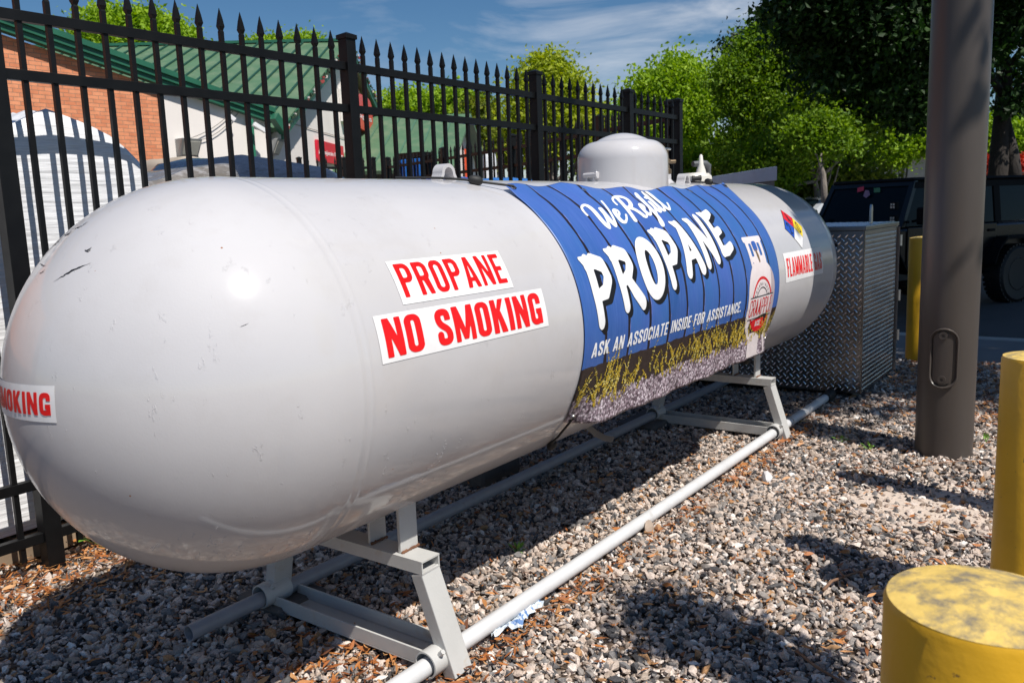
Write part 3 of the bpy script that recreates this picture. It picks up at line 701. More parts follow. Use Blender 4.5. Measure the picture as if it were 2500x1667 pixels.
# --- steel stand: two welded frames
def frame(xs, lab):
    ws = .075; th = .0045; w2 = .052
    # cross beam: open-ended box section along Y
    y0, y1, z1 = -.351, .351, H-.590+.0; z0 = z1-.040; xa, xb = xs, xs+.078
    mb = MB()
    t = .005
    mb.box((xa, y0, z0), (xb, y1, z0+t)); mb.box((xa, y0, z1-t), (xb, y1, z1)); mb.box((xa, y0+.001, z0+t), (xa+t, y1-.001, z1-t)); mb.box((xb-t, y0+.001, z0+t), (xb, y1-.001, z1-t))
    mb.box((xa+t, -.1, z0+t), (xb-t, -.094, z1-t))
    fr = tag(mb.build('support_frame', M['steelpaint'], tank), lab)
    # legs, splayed outward
    for s in (-1, 1):
        mb = MB(); top = Vector((xs+.039, s*.326, z0-.001)); bot = Vector((xs+.062, s*.418, .0))
        mb.bar(top, bot, .078, .046, up=(0, 1, 0)); mb.build('leg', M['steelpaint'], fr, bevel=.003)
    # uprights from beam to the shell
    for s in (-1, 1):
        mb = MB(); yb = s*.250; mb.bar((xs+.052, yb, z1), (xs+.052, yb*1.0, H-math.sqrt(R*R-yb*yb)+.02), .075, .012, up=(0, 1, 0))
        mb.build('saddle_post', M['steelpaint'], fr, bevel=.002); mb = MB()
        mb.bar((xs+.052, s*.12, z1), (xs+.052, s*.12, H-math.sqrt(R*R-.0144)+.02), .07, .010, up=(0, 1, 0))
        mb.build('saddle_post', M['steelpaint'], fr, bevel=.002)
    for s in (-1, 1):
        for yb, wd2 in ((s*.250, .0375), (s*.12, .035)):
            rgw = random.Random(int(xs*100+yb*1000)); mb = MB(); P_ = []
            for i in range(15):
                P_.append((xs+.052-wd2+2*wd2*i/14, yb-s*0+(.009 if i % 2 else .0075)*(-1), z1+.002+rgw.uniform(-.001, .0015)))
            mb.tube(P_, [.0045+rgw.uniform(-.0012, .0016) for _ in P_], 7); mb.build('weld_bead', M['rust'], fr, smooth=True)
    # bottom channel between the feet
    mb = MB(); yy = .36
    mb.box((xs+.0, -yy, .022), (xs+.115, yy, .028)); mb.box((xs+.0, -yy, .028), (xs+.007, yy, .072)); mb.box((xs+.108, -yy, .028), (xs+.115, yy, .072))
    mb.build('base_channel', M['steelpaint'], fr, bevel=.0015)
    # pipe rings on the inner faces of the legs
    for s in (-1, 1):
        mb = MB(); yc, zc_ = (-.375, .055) if s < 0 else (.38, .075)
        mb.hollow((xs-.035, yc, zc_), (xs+.075, yc, zc_), .041, .036, 28)
        rg_ = mb.build('pipe_ring', M['steelpaint'], fr, smooth=True, auto=40)
        mb = MB(); mb.tube([(xs-.004, yc-.030, zc_+.028), (xs-.004, yc-.045, zc_+.042)], .008, 6); mb.build('bolt', M['steelpaint'], rg_)
    return fr
frame(.353, 'near support frame with open ended cross beam and splayed legs')
frame(3.295, 'far support frame with open ended cross beam')

# pipes running through the rings
def pipe(y, z, x0, x1, r_, lab, mt_=None):
    mb = MB(); mb.hollow((x0, y, z), (x1, y, z), r_, r_-.004, 28)
    o = tag(mb.build('steel_pipe', mt_ or M['pipe'], None, smooth=True, auto=40), lab, 'pipe', 'pipes lying under the tank')
    return o
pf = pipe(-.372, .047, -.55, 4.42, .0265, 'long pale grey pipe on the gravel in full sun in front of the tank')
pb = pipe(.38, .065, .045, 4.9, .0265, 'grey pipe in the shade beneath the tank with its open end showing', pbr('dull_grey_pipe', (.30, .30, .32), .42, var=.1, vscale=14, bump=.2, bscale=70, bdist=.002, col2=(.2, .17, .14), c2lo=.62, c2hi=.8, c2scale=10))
mb = MB(); mb.hollow((4.28, -.372, .047), (4.42, -.372, .047), .036, .0267, 24); o = mb.build('coupling', M['rubber'], pf)
mb = MB(); mb.hollow((3.56, -.372, .047), (3.568, -.372, .047), .031, .0267, 24); mb.build('tie_band', M['steelpaint'], pf)
# the tag strip hanging below the tank, and concrete pads
mb = MB()
q = [(1.62, -.14, .43), (1.64, -.17, .395), (1.66, -.20, .375), (1.70, -.22, .36)]
vs = []
for p_ in q: vs += [p_, (p_[0]+.08, p_[1]+.03, p_[2])]
mb.add(vs, [(2*i, 2*i+1, 2*i+3, 2*i+2) for i in range(3)])
tag(mb.build('strap_end', pbr('webbing', (.30, .25, .2), .8, bump=.6, bscale=200), None), 'short brown woven strap end hanging under the tank belly', 'strap')
for x, y, sx, sy, sz, lab in ((.44, .42, .11, .12, .10, 'dark concrete block under the rear leg of the near support'), (3.3, .42, .2, .13, .10, 'concrete block under the rear leg of the far support'), (1.95, .72, .16, .16, .34, 'tall dark block standing in the shade behind the middle of the tank')):
    mb = MB(); mb.cbox((x-sx, y-sy, -.03), (x+sx, y+sy, sz-.06), .012)
    tag(mb.build('concrete_block', M['concrete']), lab, 'block')

# ------------------------------------------------------------------ the banner
ban_keys_t = [(1.0, 66), (1.02, 66.4), (1.13, 67.0), (1.28, 69.0), (1.42, 70.2), (1.49, 66.3), (1.6, 64.4), (1.95, 64.0), (2.445, 65.2), (2.7, 68.2), (2.875, 69.6), (2.93, 68.8), (2.96, 70.5)]
def interp(K_, x):
    if x <= K_[0][0]: return K_[0][1]
    for (a, b), (c, d) in zip(K_, K_[1:]):
        if x <= c: return b+(d-b)*(x-a)/(c-a)
    return K_[-1][1]
BX0, BX1 = 1.0, 2.905
BANB = [(0, -37.6), (.03, -38.6), (.97, -38.9), (1, -38.4)]
HV0 = -.098
def ban(s, t, off=0.):
    """s 0..1 along, t 0..1 from the bottom edge to the top edge -> point, (u, v)"""
    x = BX0+(BX1-BX0)*s
    tt = interp(ban_keys_t, BX0+(2.96-BX0)*s); tb = interp(BANB, s)
    th = tb+(tt-tb)*t
    x += .085*max(0, (t-.84)/.16)**1.5*max(0, (s-.9)/.1)           # upper far corner pulled out
    x += .10*max(0, (.14-t)/.14)**1.3*max(0, (s-.86)/.14)           # lower far corner
    x += .03*max(0, (.12-t)/.12)*max(0, (.1-s)/.1)
    o = .0045
    o += .0035*(1+math.sin(s*19+1.2))*max(0, (t-.80)/.20)+.007*max(0, (t-.93)/.07)*(1+math.sin(s*31+.5))
    o += .0012*math.sin(s*9+t*5)
    o += .010*max(0, (s-.93)/.07)*max(0, (t-.8)/.2)
    P = tk(x, th, max(o, .002)+off); v = th*DEG
    if v < HV0:                                     # below here the sheet hangs free between its tied corners
        w = min(1, max(0, min(s/.10, (1-s)/.07))); w = w*w*(3-2*w)
        dv = HV0-v; a0 = tk(x, HV0/DEG, .0045+off*.98); rip = .006*math.sin(s*23+.7)*(dv/.25)**1.5+.004*math.sin(s*57)*(dv/.25)**2
        Q = Vector((x, a0.y+dv*.185-rip-dv*dv*.10-off*.02, a0.z-dv*.985)); P = P.lerp(Q, w)
    return P
def st_of(u, v):
    s = (u-BX0)/(BX1-BX0); s = min(max(s, 0), 1)
    tt = interp(ban_keys_t, BX0+(2.96-BX0)*s); tb = interp(BANB, s)
    return s, (v/DEG-tb)/(tt-tb)
def bfn(off): return lambda u, v: ban(*st_of(u, v), off)
def banner_mat():
    mt, t, b = newmat('printed_vinyl'); n = t.nodes.new; k = t.links.new
    uv = n('ShaderNodeUVMap'); uv.uv_map = 'UVMap'; sx = n('ShaderNodeSeparateXYZ'); k(uv.outputs['UV'], sx.inputs['Vector'])
    def math_(op, a, b_=None, c_=None):
        m_ = n('ShaderNodeMath'); m_.operation = op
        for i, v_ in enumerate((a, b_, c_)):
            if v_ is None: continue
            if isinstance(v_, (int, float)): m_.inputs[i].default_value = v_
            else: k(v_, m_.inputs[i])
        return m_.outputs['Value']
    def noise(sc_, scale=(1, 1, 1), det=5, rg_=.5):
        mp_ = n('ShaderNodeMapping'); mp_.inputs['Scale'].default_value = scale; k(uv.outputs['UV'], mp_.inputs['Vector'])
        q_ = n('ShaderNodeTexNoise'); q_.inputs['Scale'].default_value = sc_; q_.inputs['Detail'].default_value = det; q_.inputs['Roughness'].default_value = rg_; k(mp_.outputs['Vector'], q_.inputs['Vector']); return q_.outputs['Fac']
    def mix(f, a, b_):
        m_ = n('ShaderNodeMixRGB'); k(f, m_.inputs['Fac']) if not isinstance(f, float) else None
        for i, v_ in ((1, a), (2, b_)):
            if isinstance(v_, tuple): m_.inputs[i].default_value = (*v_, 1)
            else: k(v_, m_.inputs[i])
        return m_.outputs['Color']
    U, V_ = sx.outputs['X'], sx.outputs['Y']
    wob = math_('MULTIPLY', math_('SUBTRACT', noise(4.2, (.35, 1, 1), 3), .5), .034)
    pu = math_('ADD', U, wob); ph = math_('FRACT', math_('DIVIDE', math_('SUBTRACT', pu, .975), .163))
    wd_ = math_('ADD', .080, math_('MULTIPLY', math_('SUBTRACT', noise(7, (1.3, 1, 1), 2), .35), .16))
    gap = math_('LESS_THAN', ph, wd_)
    edge = math_('MULTIPLY', math_('GREATER_THAN', ph, wd_), math_('LESS_THAN', ph, math_('ADD', wd_, .022)))
    plank = math_('FLOOR', math_('DIVIDE', math_('SUBTRACT', pu, .975), .163))
    wn = n('ShaderNodeTexWhiteNoise'); wn.noise_dimensions = '1D'; k(plank, wn.inputs['W'])
    base = mix(wn.outputs['Value'], (.018, .085, .29), (.030, .135, .38))
    f2 = n('ShaderNodeMapRange'); f2.inputs['From Min'].default_value = .35; f2.inputs['From Max'].default_value = .68; k(noise(3.2, (1.2, .5, 1), 7, .6), f2.inputs['Value'])
    base = mix(f2.outputs['Result'], base, (.055, .115, .42))
    f3 = n('ShaderNodeMapRange'); f3.inputs['From Min'].default_value = .45; f3.inputs['From Max'].default_value = .8; f3.inputs['To Max'].default_value = .5; k(noise(9, (9, .7, 1), 5, .7), f3.inputs['Value'])
    base = mix(f3.outputs['Result'], base, (.10, .20, .50))
    f4 = n('ShaderNodeMapRange'); f4.inputs['From Min'].default_value = .70; f4.inputs['From Max'].default_value = .74; k(noise(38, (1, .45, 1), 6, .7), f4.inputs['Value'])
    base = mix(f4.outputs['Result'], base, (.35, .22, .45))
    ec = n('ShaderNodeMapRange'); ec.inputs['From Min'].default_value = .48; ec.inputs['From Max'].default_value = .62; k(noise(12, (1, 1.5, 1), 3), ec.inputs['Value'])
    base = mix(math_('MULTIPLY', edge, ec.outputs['Result']), base, (.22, .25, .62))
    base = mix(gap, base, (.012, .008, .014))
    # dark foot below the boards
    vb = math_('ADD', V_, math_('MULTIPLY', math_('SUBTRACT', noise(26, (1, .2, 1), 3), .5), .014))
    dark = math_('LESS_THAN', vb, -.124)
    dk = mix(noise(60, (1, .5, 1), 4, .7), (.004, .003, .004), (.055, .035, .03))
    base = mix(dark, base, dk)
    # gravel at the foot
    vo = n('ShaderNodeTexVoronoi'); vo.inputs['Scale'].default_value = 105; k(uv.outputs['UV'], vo.inputs['Vector'])
    sxx = n('ShaderNodeSeparateXYZ'); k(vo.outputs['Color'], sxx.inputs['Vector'])
    rp = n('ShaderNodeValToRGB'); e = rp.color_ramp.elements; e[0].color = (.09, .055, .075, 1); e[1].color = (1.0, .88, .95, 1); e.new(.5).color = (.50, .38, .45, 1); k(sxx.outputs['X'], rp.inputs['Fac'])
    gd = n('ShaderNodeMapRange'); gd.inputs['From Min'].default_value = .0; gd.inputs['From Max'].default_value = .7; gd.inputs['To Min'].default_value = 1.25; gd.inputs['To Max'].default_value = .35; k(vo.outputs['Distance'], gd.inputs['Value'])
    vm = n('ShaderNodeVectorMath'); vm.operation = 'SCALE'; k(rp.outputs['Color'], vm.inputs[0]); k(gd.outputs['Result'], vm.inputs['Scale'])
    vg = math_('ADD', V_, math_('MULTIPLY', math_('SUBTRACT', noise(15, (1, 1, 1), 6, .75), .5), .14))
    grav = math_('LESS_THAN', vg, -.245)
    base = mix(grav, base, vm.outputs['Vector'])
    k(base, b.inputs['Base Color']); b.inputs['Roughness'].default_value = .42; b.inputs['Specular IOR Level'].default_value = .45
    bm = n('ShaderNodeBump'); bm.inputs['Strength'].default_value = .2; bm.inputs['Distance'].default_value = .006; k(noise(5, (1, 1, 1), 3), bm.inputs['Height']); k(bm.outputs['Normal'], b.inputs['Normal'])
    return mt
banner = thing('banner', 'printed blue plank banner advertising propane refills, tied over the tank', 'banner', (1.95, -.5, 0))
mb = MB(); NU, NV = 130, 90; uvs = []
vs = []
for j in range(NV+1):
    for i in range(NU+1):
        s, t = i/NU, j/NV; vs.append(ban(s, t)); x = BX0+(BX1-BX0)*s
        tt = interp(ban_keys_t, BX0+(2.96-BX0)*s); tb = interp(BANB, s); uvs.append((x, (tb+(tt-tb)*t)*DEG))
mb.add(vs, [(j*(NU+1)+i, j*(NU+1)+i+1, (j+1)*(NU+1)+i+1, (j+1)*(NU+1)+i) for j in range(NV) for i in range(NU)]); mb.uv = uvs
sheet = mb.build('printed_sheet', banner_mat(), banner, smooth=True)
sm = sheet.modifiers.new('t', 'SOLIDIFY'); sm.thickness = .0008; sm.offset = -1
wmat = flat('print_white', (.82, .82, .83), .42); kmat = flat('print_black', (.006, .006, .008), .42)

# fat brush lettering PROPANE, rising along the banner
def fat(ch):
    S = s_stroke
    sw = .275
    if ch == 'P': return s_u(S([(.16, .93), (.15, .5), (.20, .05)], [.27, .26, .24]), S([(.10, .88), (.36, .93), (.66, .83), (.72, .62), (.52, .44), (.26, .42)], [.2, .25, .26, .26, .23, .18]), S([(-.06, 1.02), (.08, .95)], [.06, .2]))
    if ch == 'R': return s_u(S([(.16, .93), (.15, .5), (.20, .08)], [.27, .25, .23]), S([(.10, .88), (.36, .93), (.64, .84), (.68, .68), (.50, .52), (.26, .46)], [.2, .25, .25, .24, .22, .18]), S([(.42, .48), (.62, .25), (.88, .02)], [.22, .26, .25]), S([(-.06, 1.02), (.08, .95)], [.06, .2]))
    if ch == 'O': return s_d(s_ell(.45, .5, .47, .53), s_ell(.46, .50, .15, .29))
    if ch == 'A': return s_u(S([(.47, .92), (.30, .48), (.10, .06)], [.24, .25, .25]), S([(.47, .95), (.62, .5), (.78, .03)], [.25, .26, .27]), S([(.28, .33), (.66, .33)], [.16, .16]), S([(.22, 1.06), (.42, .96)], [.06, .2]))
    if ch == 'N': return s_u(S([(.14, .92), (.13, .5), (.13, .06)], [.25, .24, .25]), S([(.14, .92), (.42, .5), (.70, .08)], [.24, .26, .26]), S([(.70, .97), (.71, .5), (.70, .08)], [.24, .23, .24]), S([(-.06, 1.03), (.12, .95)], [.06, .2]))
    if ch == 'E': return s_u(S([(.16, .92), (.15, .5), (.17, .10)], [.26, .26, .26]), S([(.12, .90), (.40, .93), (.70, .99)], [.22, .22, .16]), S([(.2, .50), (.58, .54)], [.20, .17]), S([(.15, .10), (.45, .08), (.80, .14)], [.24, .23, .2]), S([(-.06, 1.03), (.1, .95)], [.06, .2]))
lets = [('P', 1.075, .010, .180, .232), ('R', 1.262, .036, .182, .226), ('O', 1.455, .052, .200, .235), ('P', 1.660, .088, .180, .232), ('A', 1.835, .118, .200, .222), ('N', 2.035, .140, .190, .222), ('E', 2.225, .172, .178, .220)]
for off, mat_, du_, dv_, nm in ((.0010, kmat, .022, -.019, 'drop_shadow'), (.0022, wmat, 0, 0, 'lettering')):
    mb = MB()
    F_ = []
    for ch, u0, v0, w_, h_ in lets:
        g_ = fat(ch)
        F_.append((lambda g_, u0, v0, w_, h_: (lambda X, Y: g_((X-u0-du_)/w_, (Y-v0-dv_-(X-u0-du_)*.10)/h_)*min(w_, h_)))(g_, u0, v0, w_, h_))
    if nm == 'drop_shadow':
        G_ = []
        for k_ in range(5):
            q_ = k_/4
            for ch, u0, v0, w_, h_ in lets:
                g_ = fat(ch); a_, b__ = .022*q_, -.019*q_
                G_.append((lambda g_, u0, v0, w_, h_, a_, b__: (lambda X, Y: g_((X-u0-a_)/w_, (Y-v0-b__-(X-u0-a_)*.10)/h_)*min(w_, h_)))(g_, u0, v0, w_, h_, a_, b__))
        F_ = G_
    paint(mb, s_u(*F_), (1.02, -.05, 2.45, .46), .0036, bfn(off))
    o = mb.build(nm, mat_, sheet, smooth=True)
    if nm == 'lettering': o['label'] = 'fat white brush letters reading PROPANE'
# script: We Refill
mb = MB()
def bz(*P):
    out = []; n_ = 8
    for i in range(0, len(P)-2, 2):
        a, b_, c_ = P[i], P[i+1], P[i+2]
        for k_ in range(n_):
            t_ = k_/n_; out.append(((1-t_)**2*a[0]+2*t_*(1-t_)*b_[0]+t_*t_*c_[0], (1-t_)**2*a[1]+2*t_*(1-t_)*b_[1]+t_*t_*c_[1]))
    out.append(P[-1]); return out
def wid(P, lo=.07, hi=.14):
    # thick on down strokes, thin on up strokes
    o_ = []
    for i in range(len(P)):
        a = P[max(i-1, 0)]; b_ = P[min(i+1, len(P)-1)]; o_.append(hi if b_[1] < a[1]-.002 else lo)
    return [sum(o_[max(0, i-2):i+3])/len(o_[max(0, i-2):i+3]) for i in range(len(o_))]
strk = [bz((-.10, .62), (-.12, .98), (.10, 1.0), (.26, 1.02), (.22, .6), (.18, .2), (.26, .03), (.36, .15), (.50, .72)), bz((.50, .72), (.44, .25), (.50, .03), (.62, .1), (.80, 1.0)),
        bz((.78, .28), (1.02, .36), (.98, .52), (.90, .62), (.83, .45), (.76, .02), (.92, .05), (1.05, .1), (1.14, .28)),
        bz((1.42, 1.0), (1.36, .5), (1.30, .0)), bz((1.16, .72), (1.14, 1.05), (1.45, 1.05), (1.82, 1.0), (1.70, .68), (1.62, .5), (1.42, .48)), bz((1.46, .50), (1.66, .4), (1.74, .05), (1.80, -.06), (1.92, .12)),
        bz((1.90, .26), (2.12, .34), (2.08, .48), (2.0, .58), (1.94, .40), (1.90, .02), (2.04, .05), (2.16, .12), (2.30, .5), (2.44, 1.06), (2.34, 1.0), (2.26, .9), (2.26, .2), (2.26, -.5), (2.14, -.46), (2.06, -.38), (2.36, .1), (2.42, .2), (2.50, .42)),
        bz((2.50, .52), (2.46, .2), (2.50, .05), (2.56, .0), (2.66, .3), (2.86, 1.1), (2.76, 1.06), (2.68, .9), (2.66, .3), (2.66, -.02), (2.78, .06), (2.84, .14), (2.92, .42), (3.12, 1.12), (3.02, 1.08), (2.94, .9), (2.92, .3), (2.92, -.04), (3.04, .06), (3.12, .14), (3.2, .32)), bz((2.55, .74), (2.56, .78), (2.57, .76))]
FF = s_u(*[s_stroke(P_, wid(P_)) for P_ in strk])
u0, v0, h_ = 1.325, .345, .127
paint(mb, FF, (-.3, -.7, 3.4, 1.3), .026, (lambda a, b_: bfn(.0016)(u0+a*.227*.98, v0+(b_+a*.215)*h_)))
o = mb.build('lettering', wmat, sheet, smooth=True); o['label'] = 'white handwritten script reading We Refill'
mb = MB()
lay_, tot = layout('ASK AN ASSOCIATE INSIDE FOR ASSISTANCE.', .50, .17, .12, .36)
kx = (2.385-1.045)/tot; hh_ = .049
for ch, x, ww in lay_:
    g_ = glyph(ch, ww, .17)
    paint(mb, g_, (-.05, -.05, ww+.05, 1.05), .045, (lambda a, b_, x=x: bfn(.0016)(1.045+(a+x+.14*b_)*kx, -.090+b_*hh_)))
o = mb.build('lettering', wmat, sheet, smooth=True); o['label'] = 'small white capitals reading ASK AN ASSOCIATE INSIDE FOR ASSISTANCE.'
# printed gas bottle
mb = MB(); bm_ = [flat('print_bottle', (.74, .66, .66), .42), flat('print_bottle_shade', (.46, .38, .40), .42), M['nred'], M['ink'], flat('print_blue', (.03, .10, .38), .42), flat('print_brass', (.20, .12, .05), .42)]
f0 = bfn(.0010); f1 = bfn(.0020); f2_ = bfn(.0028)
body = s_rr(2.478, -.275, 2.828, .128, .15); foot = s_rr(2.55, -.345, 2.76, -.2, .02); neck = s_rr(2.54, .10, 2.745, .25, .012)
paint(mb, s_u(body, foot, s_d(s_u(neck, s_rr(2.525, .222, 2.76, .250, .01)), s_rr(2.575, .150, 2.605, .215, .006), s_rr(2.685, .150, 2.715, .215, .006), s_rr(2.565, .112, 2.725, .122, .002))), (2.44, -.36, 2.86, .26), .004, f0, 0)
paint(mb, s_i(s_d(body, s_rr(2.44, -.4, 2.782, .2, .12)), s_rr(2.4, -.5, 3, .3)), (2.44, -.3, 2.86, .14), .004, f1, 1)
paint(mb, s_u(s_rr(2.618, .175, 2.672, .225, .015)), (2.6, .16, 2.7, .24), .003, f1, 4)
paint(mb, s_stroke([(2.642, .178), (2.65, .15), (2.655, .125)], [.016, .022, .014]), (2.6, .1, 2.7, .19), .003, f2_, 5)
lc = (2.655, -.085)
ring_ = s_d(s_ell(lc[0], lc[1], .135, .135), s_ell(lc[0], lc[1], .122, .122))
paint(mb, s_d(ring_, s_rr(2.4, lc[1]-.062, 2.9, lc[1]+.045)), (2.5, -.24, 2.8, .07), .003, f1, 2)
paint(mb, s_d(s_d(s_ell(lc[0], lc[1], .085, .085), s_ell(lc[0], lc[1], .080, .080)), s_rr(2.4, -.6, 2.9, lc[1]+.045)), (2.5, -.1, 2.8, .02), .002, f1, 3)
for yy in (.043, -.062): paint(mb, s_rr(lc[0]-.155, lc[1]+yy-.002, lc[0]+.155, lc[1]+yy+.002), (2.45, lc[1]+yy-.006, 2.85, lc[1]+yy+.006), .002, f2_, 3)
fit_text(mb, 'CRAAPPLE', lc[0]-.148, lc[0]+.148, lc[1]-.050, lc[1]+.032, .42, .085, .10, f1, .0020, 2)
paint(mb, s_i(s_ell(lc[0]-.01, lc[1]-.06, .080, .075), s_rr(2.4, -.6, 2.9, lc[1]-.070)), (2.5, -.26, 2.8, -.12), .003, f1, 2)
fit_text(mb, 'ACE', lc[0]-.045, lc[0]+.022, lc[1]-.105, lc[1]-.078, .6, .2, .12, f2_, .0016, 0)
for k_, ch in enumerate('MART'):
    a_ = rad(-132+k_*28); cu, cv = lc[0]+.105*math.cos(a_), lc[1]+.105*math.sin(a_); g_ = glyph(ch, .6, .18); rot = a_+math.pi/2
    paint(mb, g_, (-.1, -.1, .95, 1.1), .09, (lambda x, y, cu=cu, cv=cv, rot=rot: f1(cu+((x-.3)*math.cos(rot)-(y-.5)*math.sin(rot))*.020, cv+((x-.3)*math.sin(rot)+(y-.5)*math.cos(rot))*.020)), 3)
for k_, ch in enumerate('ESTABLISHED'):
    a_ = rad(152-k_*12.4); cu, cv = lc[0]+.102*math.cos(a_), lc[1]+.102*math.sin(a_); g_ = glyph(ch, .18 if ch == 'I' else .6, .18); rot = a_-math.pi/2
    paint(mb, g_, (-.1, -.1, .75, 1.1), .11, (lambda x, y, cu=cu, cv=cv, rot=rot: f1(cu+((x-.3)*math.cos(rot)-(y-.5)*math.sin(rot))*.014, cv+((x-.3)*math.sin(rot)+(y-.5)*math.cos(rot))*.014)), 3)
o = mb.build('printed_bottle', bm_, sheet, smooth=True); o['label'] = 'printed picture of a white gas bottle with a red CRAAPPLE badge'
# printed weeds
mb = MB(); rnd = random.Random(3)
def weed(u, v, h, n_l):
    lean = rnd.uniform(-1.0, 1.0); off = rnd.uniform(.0006, .0014); fb = bfn(off)
    px = u; py = v
    for i in range(n_l):
        t_ = (i+1)/n_l; x = u+lean*h*t_*t_; y = v+h*t_; mi = 0 if rnd.random() < .6 else (1 if rnd.random() < .5 else 2)
        w_ = .0008
        mb.add([fb(px-w_, py), fb(px+w_, py), fb(x+w_, y), fb(x-w_, y)], [(0, 1, 2, 3)], 1 if rnd.random() < .7 else 0)
        for s_ in (-1, 1, -1, 1):
            if rnd.random() < .75:
                a = rnd.uniform(-.4, 1.4); l_ = rnd.uniform(.004, .0095)*(1.2-.4*t_); dx = s_*math.cos(a)*l_; dy = math.sin(a)*l_; nx, ny = -dy*.32, dx*.32; fb2 = bfn(rnd.uniform(.0008, .0022))
                mb.add([fb2(x, y), fb2(x+dx*.5+nx, y+dy*.5+ny), fb2(x+dx, y+dy), fb2(x+dx*.5-nx, y+dy*.5-ny)], [(0, 1, 2, 3)], mi)
        px, py = x, y
for i in range(420):
    u = rnd.uniform(1.02, 2.88)
    cl = .5+.5*math.sin(u*11+1)*math.sin(u*5.3+.4)
    if rnd.random() > .35+.65*cl: continue
    h = rnd.uniform(.025, .10)*(.5+cl*.8)
    if u < 1.28: h *= 1.15
    weed(u, rnd.uniform(-.275, -.195) if u > 1.3 else rnd.uniform(-.290, -.19), h, int(4+h*80))
for i in range(5): weed(rnd.uniform(1.05, 2.6), -.18, rnd.uniform(.09, .13), 8)
mb.build('printed_weeds', [flat('print_yellow', (.62, .43, .04), .42), flat('print_olive', (.26, .22, .03), .42), flat('print_pale', (.80, .68, .22), .42)], sheet)
# grommets
for s, t in ((.012, .975), (.25, .965), (.50, .965), (.76, .965), (.985, .965), (.02, .03), (.985, .04)):
    p = ban(s, t, .001); nn = Vector((0, p.y, p.z-H)).normalized()
    mb = MB(); mb.hollow(p-nn*.0015, p+nn*.0025, .0105, .005, 16); mb.build('grommet', M['chrome'], banner)

# bungee cords
def bungee(pts, ball, lab, r_=.0042):
    mb = MB(); mb.tube(pts, r_, 8)
    for p_ in pts[-2:-1]: pass
    o = mb.build('bungee_cord', M['rubber'], None, smooth=True, auto=50); tag(o, lab, 'cord', 'black cords tying the banner')
    mb = MB(); b_ = Vector(ball); d = (Vector(pts[-1])-b_).normalized()
    mb.tube([b_-d*.022, b_-d*.012, b_+d*.012, b_+d*.024], [.010, .016, .017, .009], 12); mb.build('ball_end', M['rubber'], o, smooth=True, auto=50)
    return o
g0 = ban(.012, .975, .004); g1 = ban(.985, .965, .004); g2 = ban(.02, .03, .004); g3 = ban(.985, .04, .004)
bungee([tk(.80, 100, .02), tk(.86, 84, .006), tk(.90, 76.5, .010), tk(.935, 72, .012), g0+Vector((0, 0, .003)), g0-Vector((-.01, .006, .006))], tk(.925, 73.2, .014), 'black elastic cord with ball end at the upper near corner of the banner')
bungee([tk(3.0, 104, .03), tk(2.97, 86, .006), tk(2.97, 76, .010), g1+Vector((0, 0, .003)), g1-Vector((0, .006, .008))], tk(2.97, 77.5, .014), 'black elastic cord with ball end at the upper far corner of the banner')
bungee([tk(1.60, -92, .01), tk(1.36, -76, .006), tk(1.19, -62, .006), tk(1.10, -54, .008), tk(1.06, -46, .012), g2], tk(1.115, -55, .012), 'black elastic cord with ball end under the lower near corner of the banner')
bungee([tk(3.2, -80, .008), tk(3.10, -60, .012), g3], tk(3.09, -58, .016), 'black elastic cord under the lower far corner of the banner')

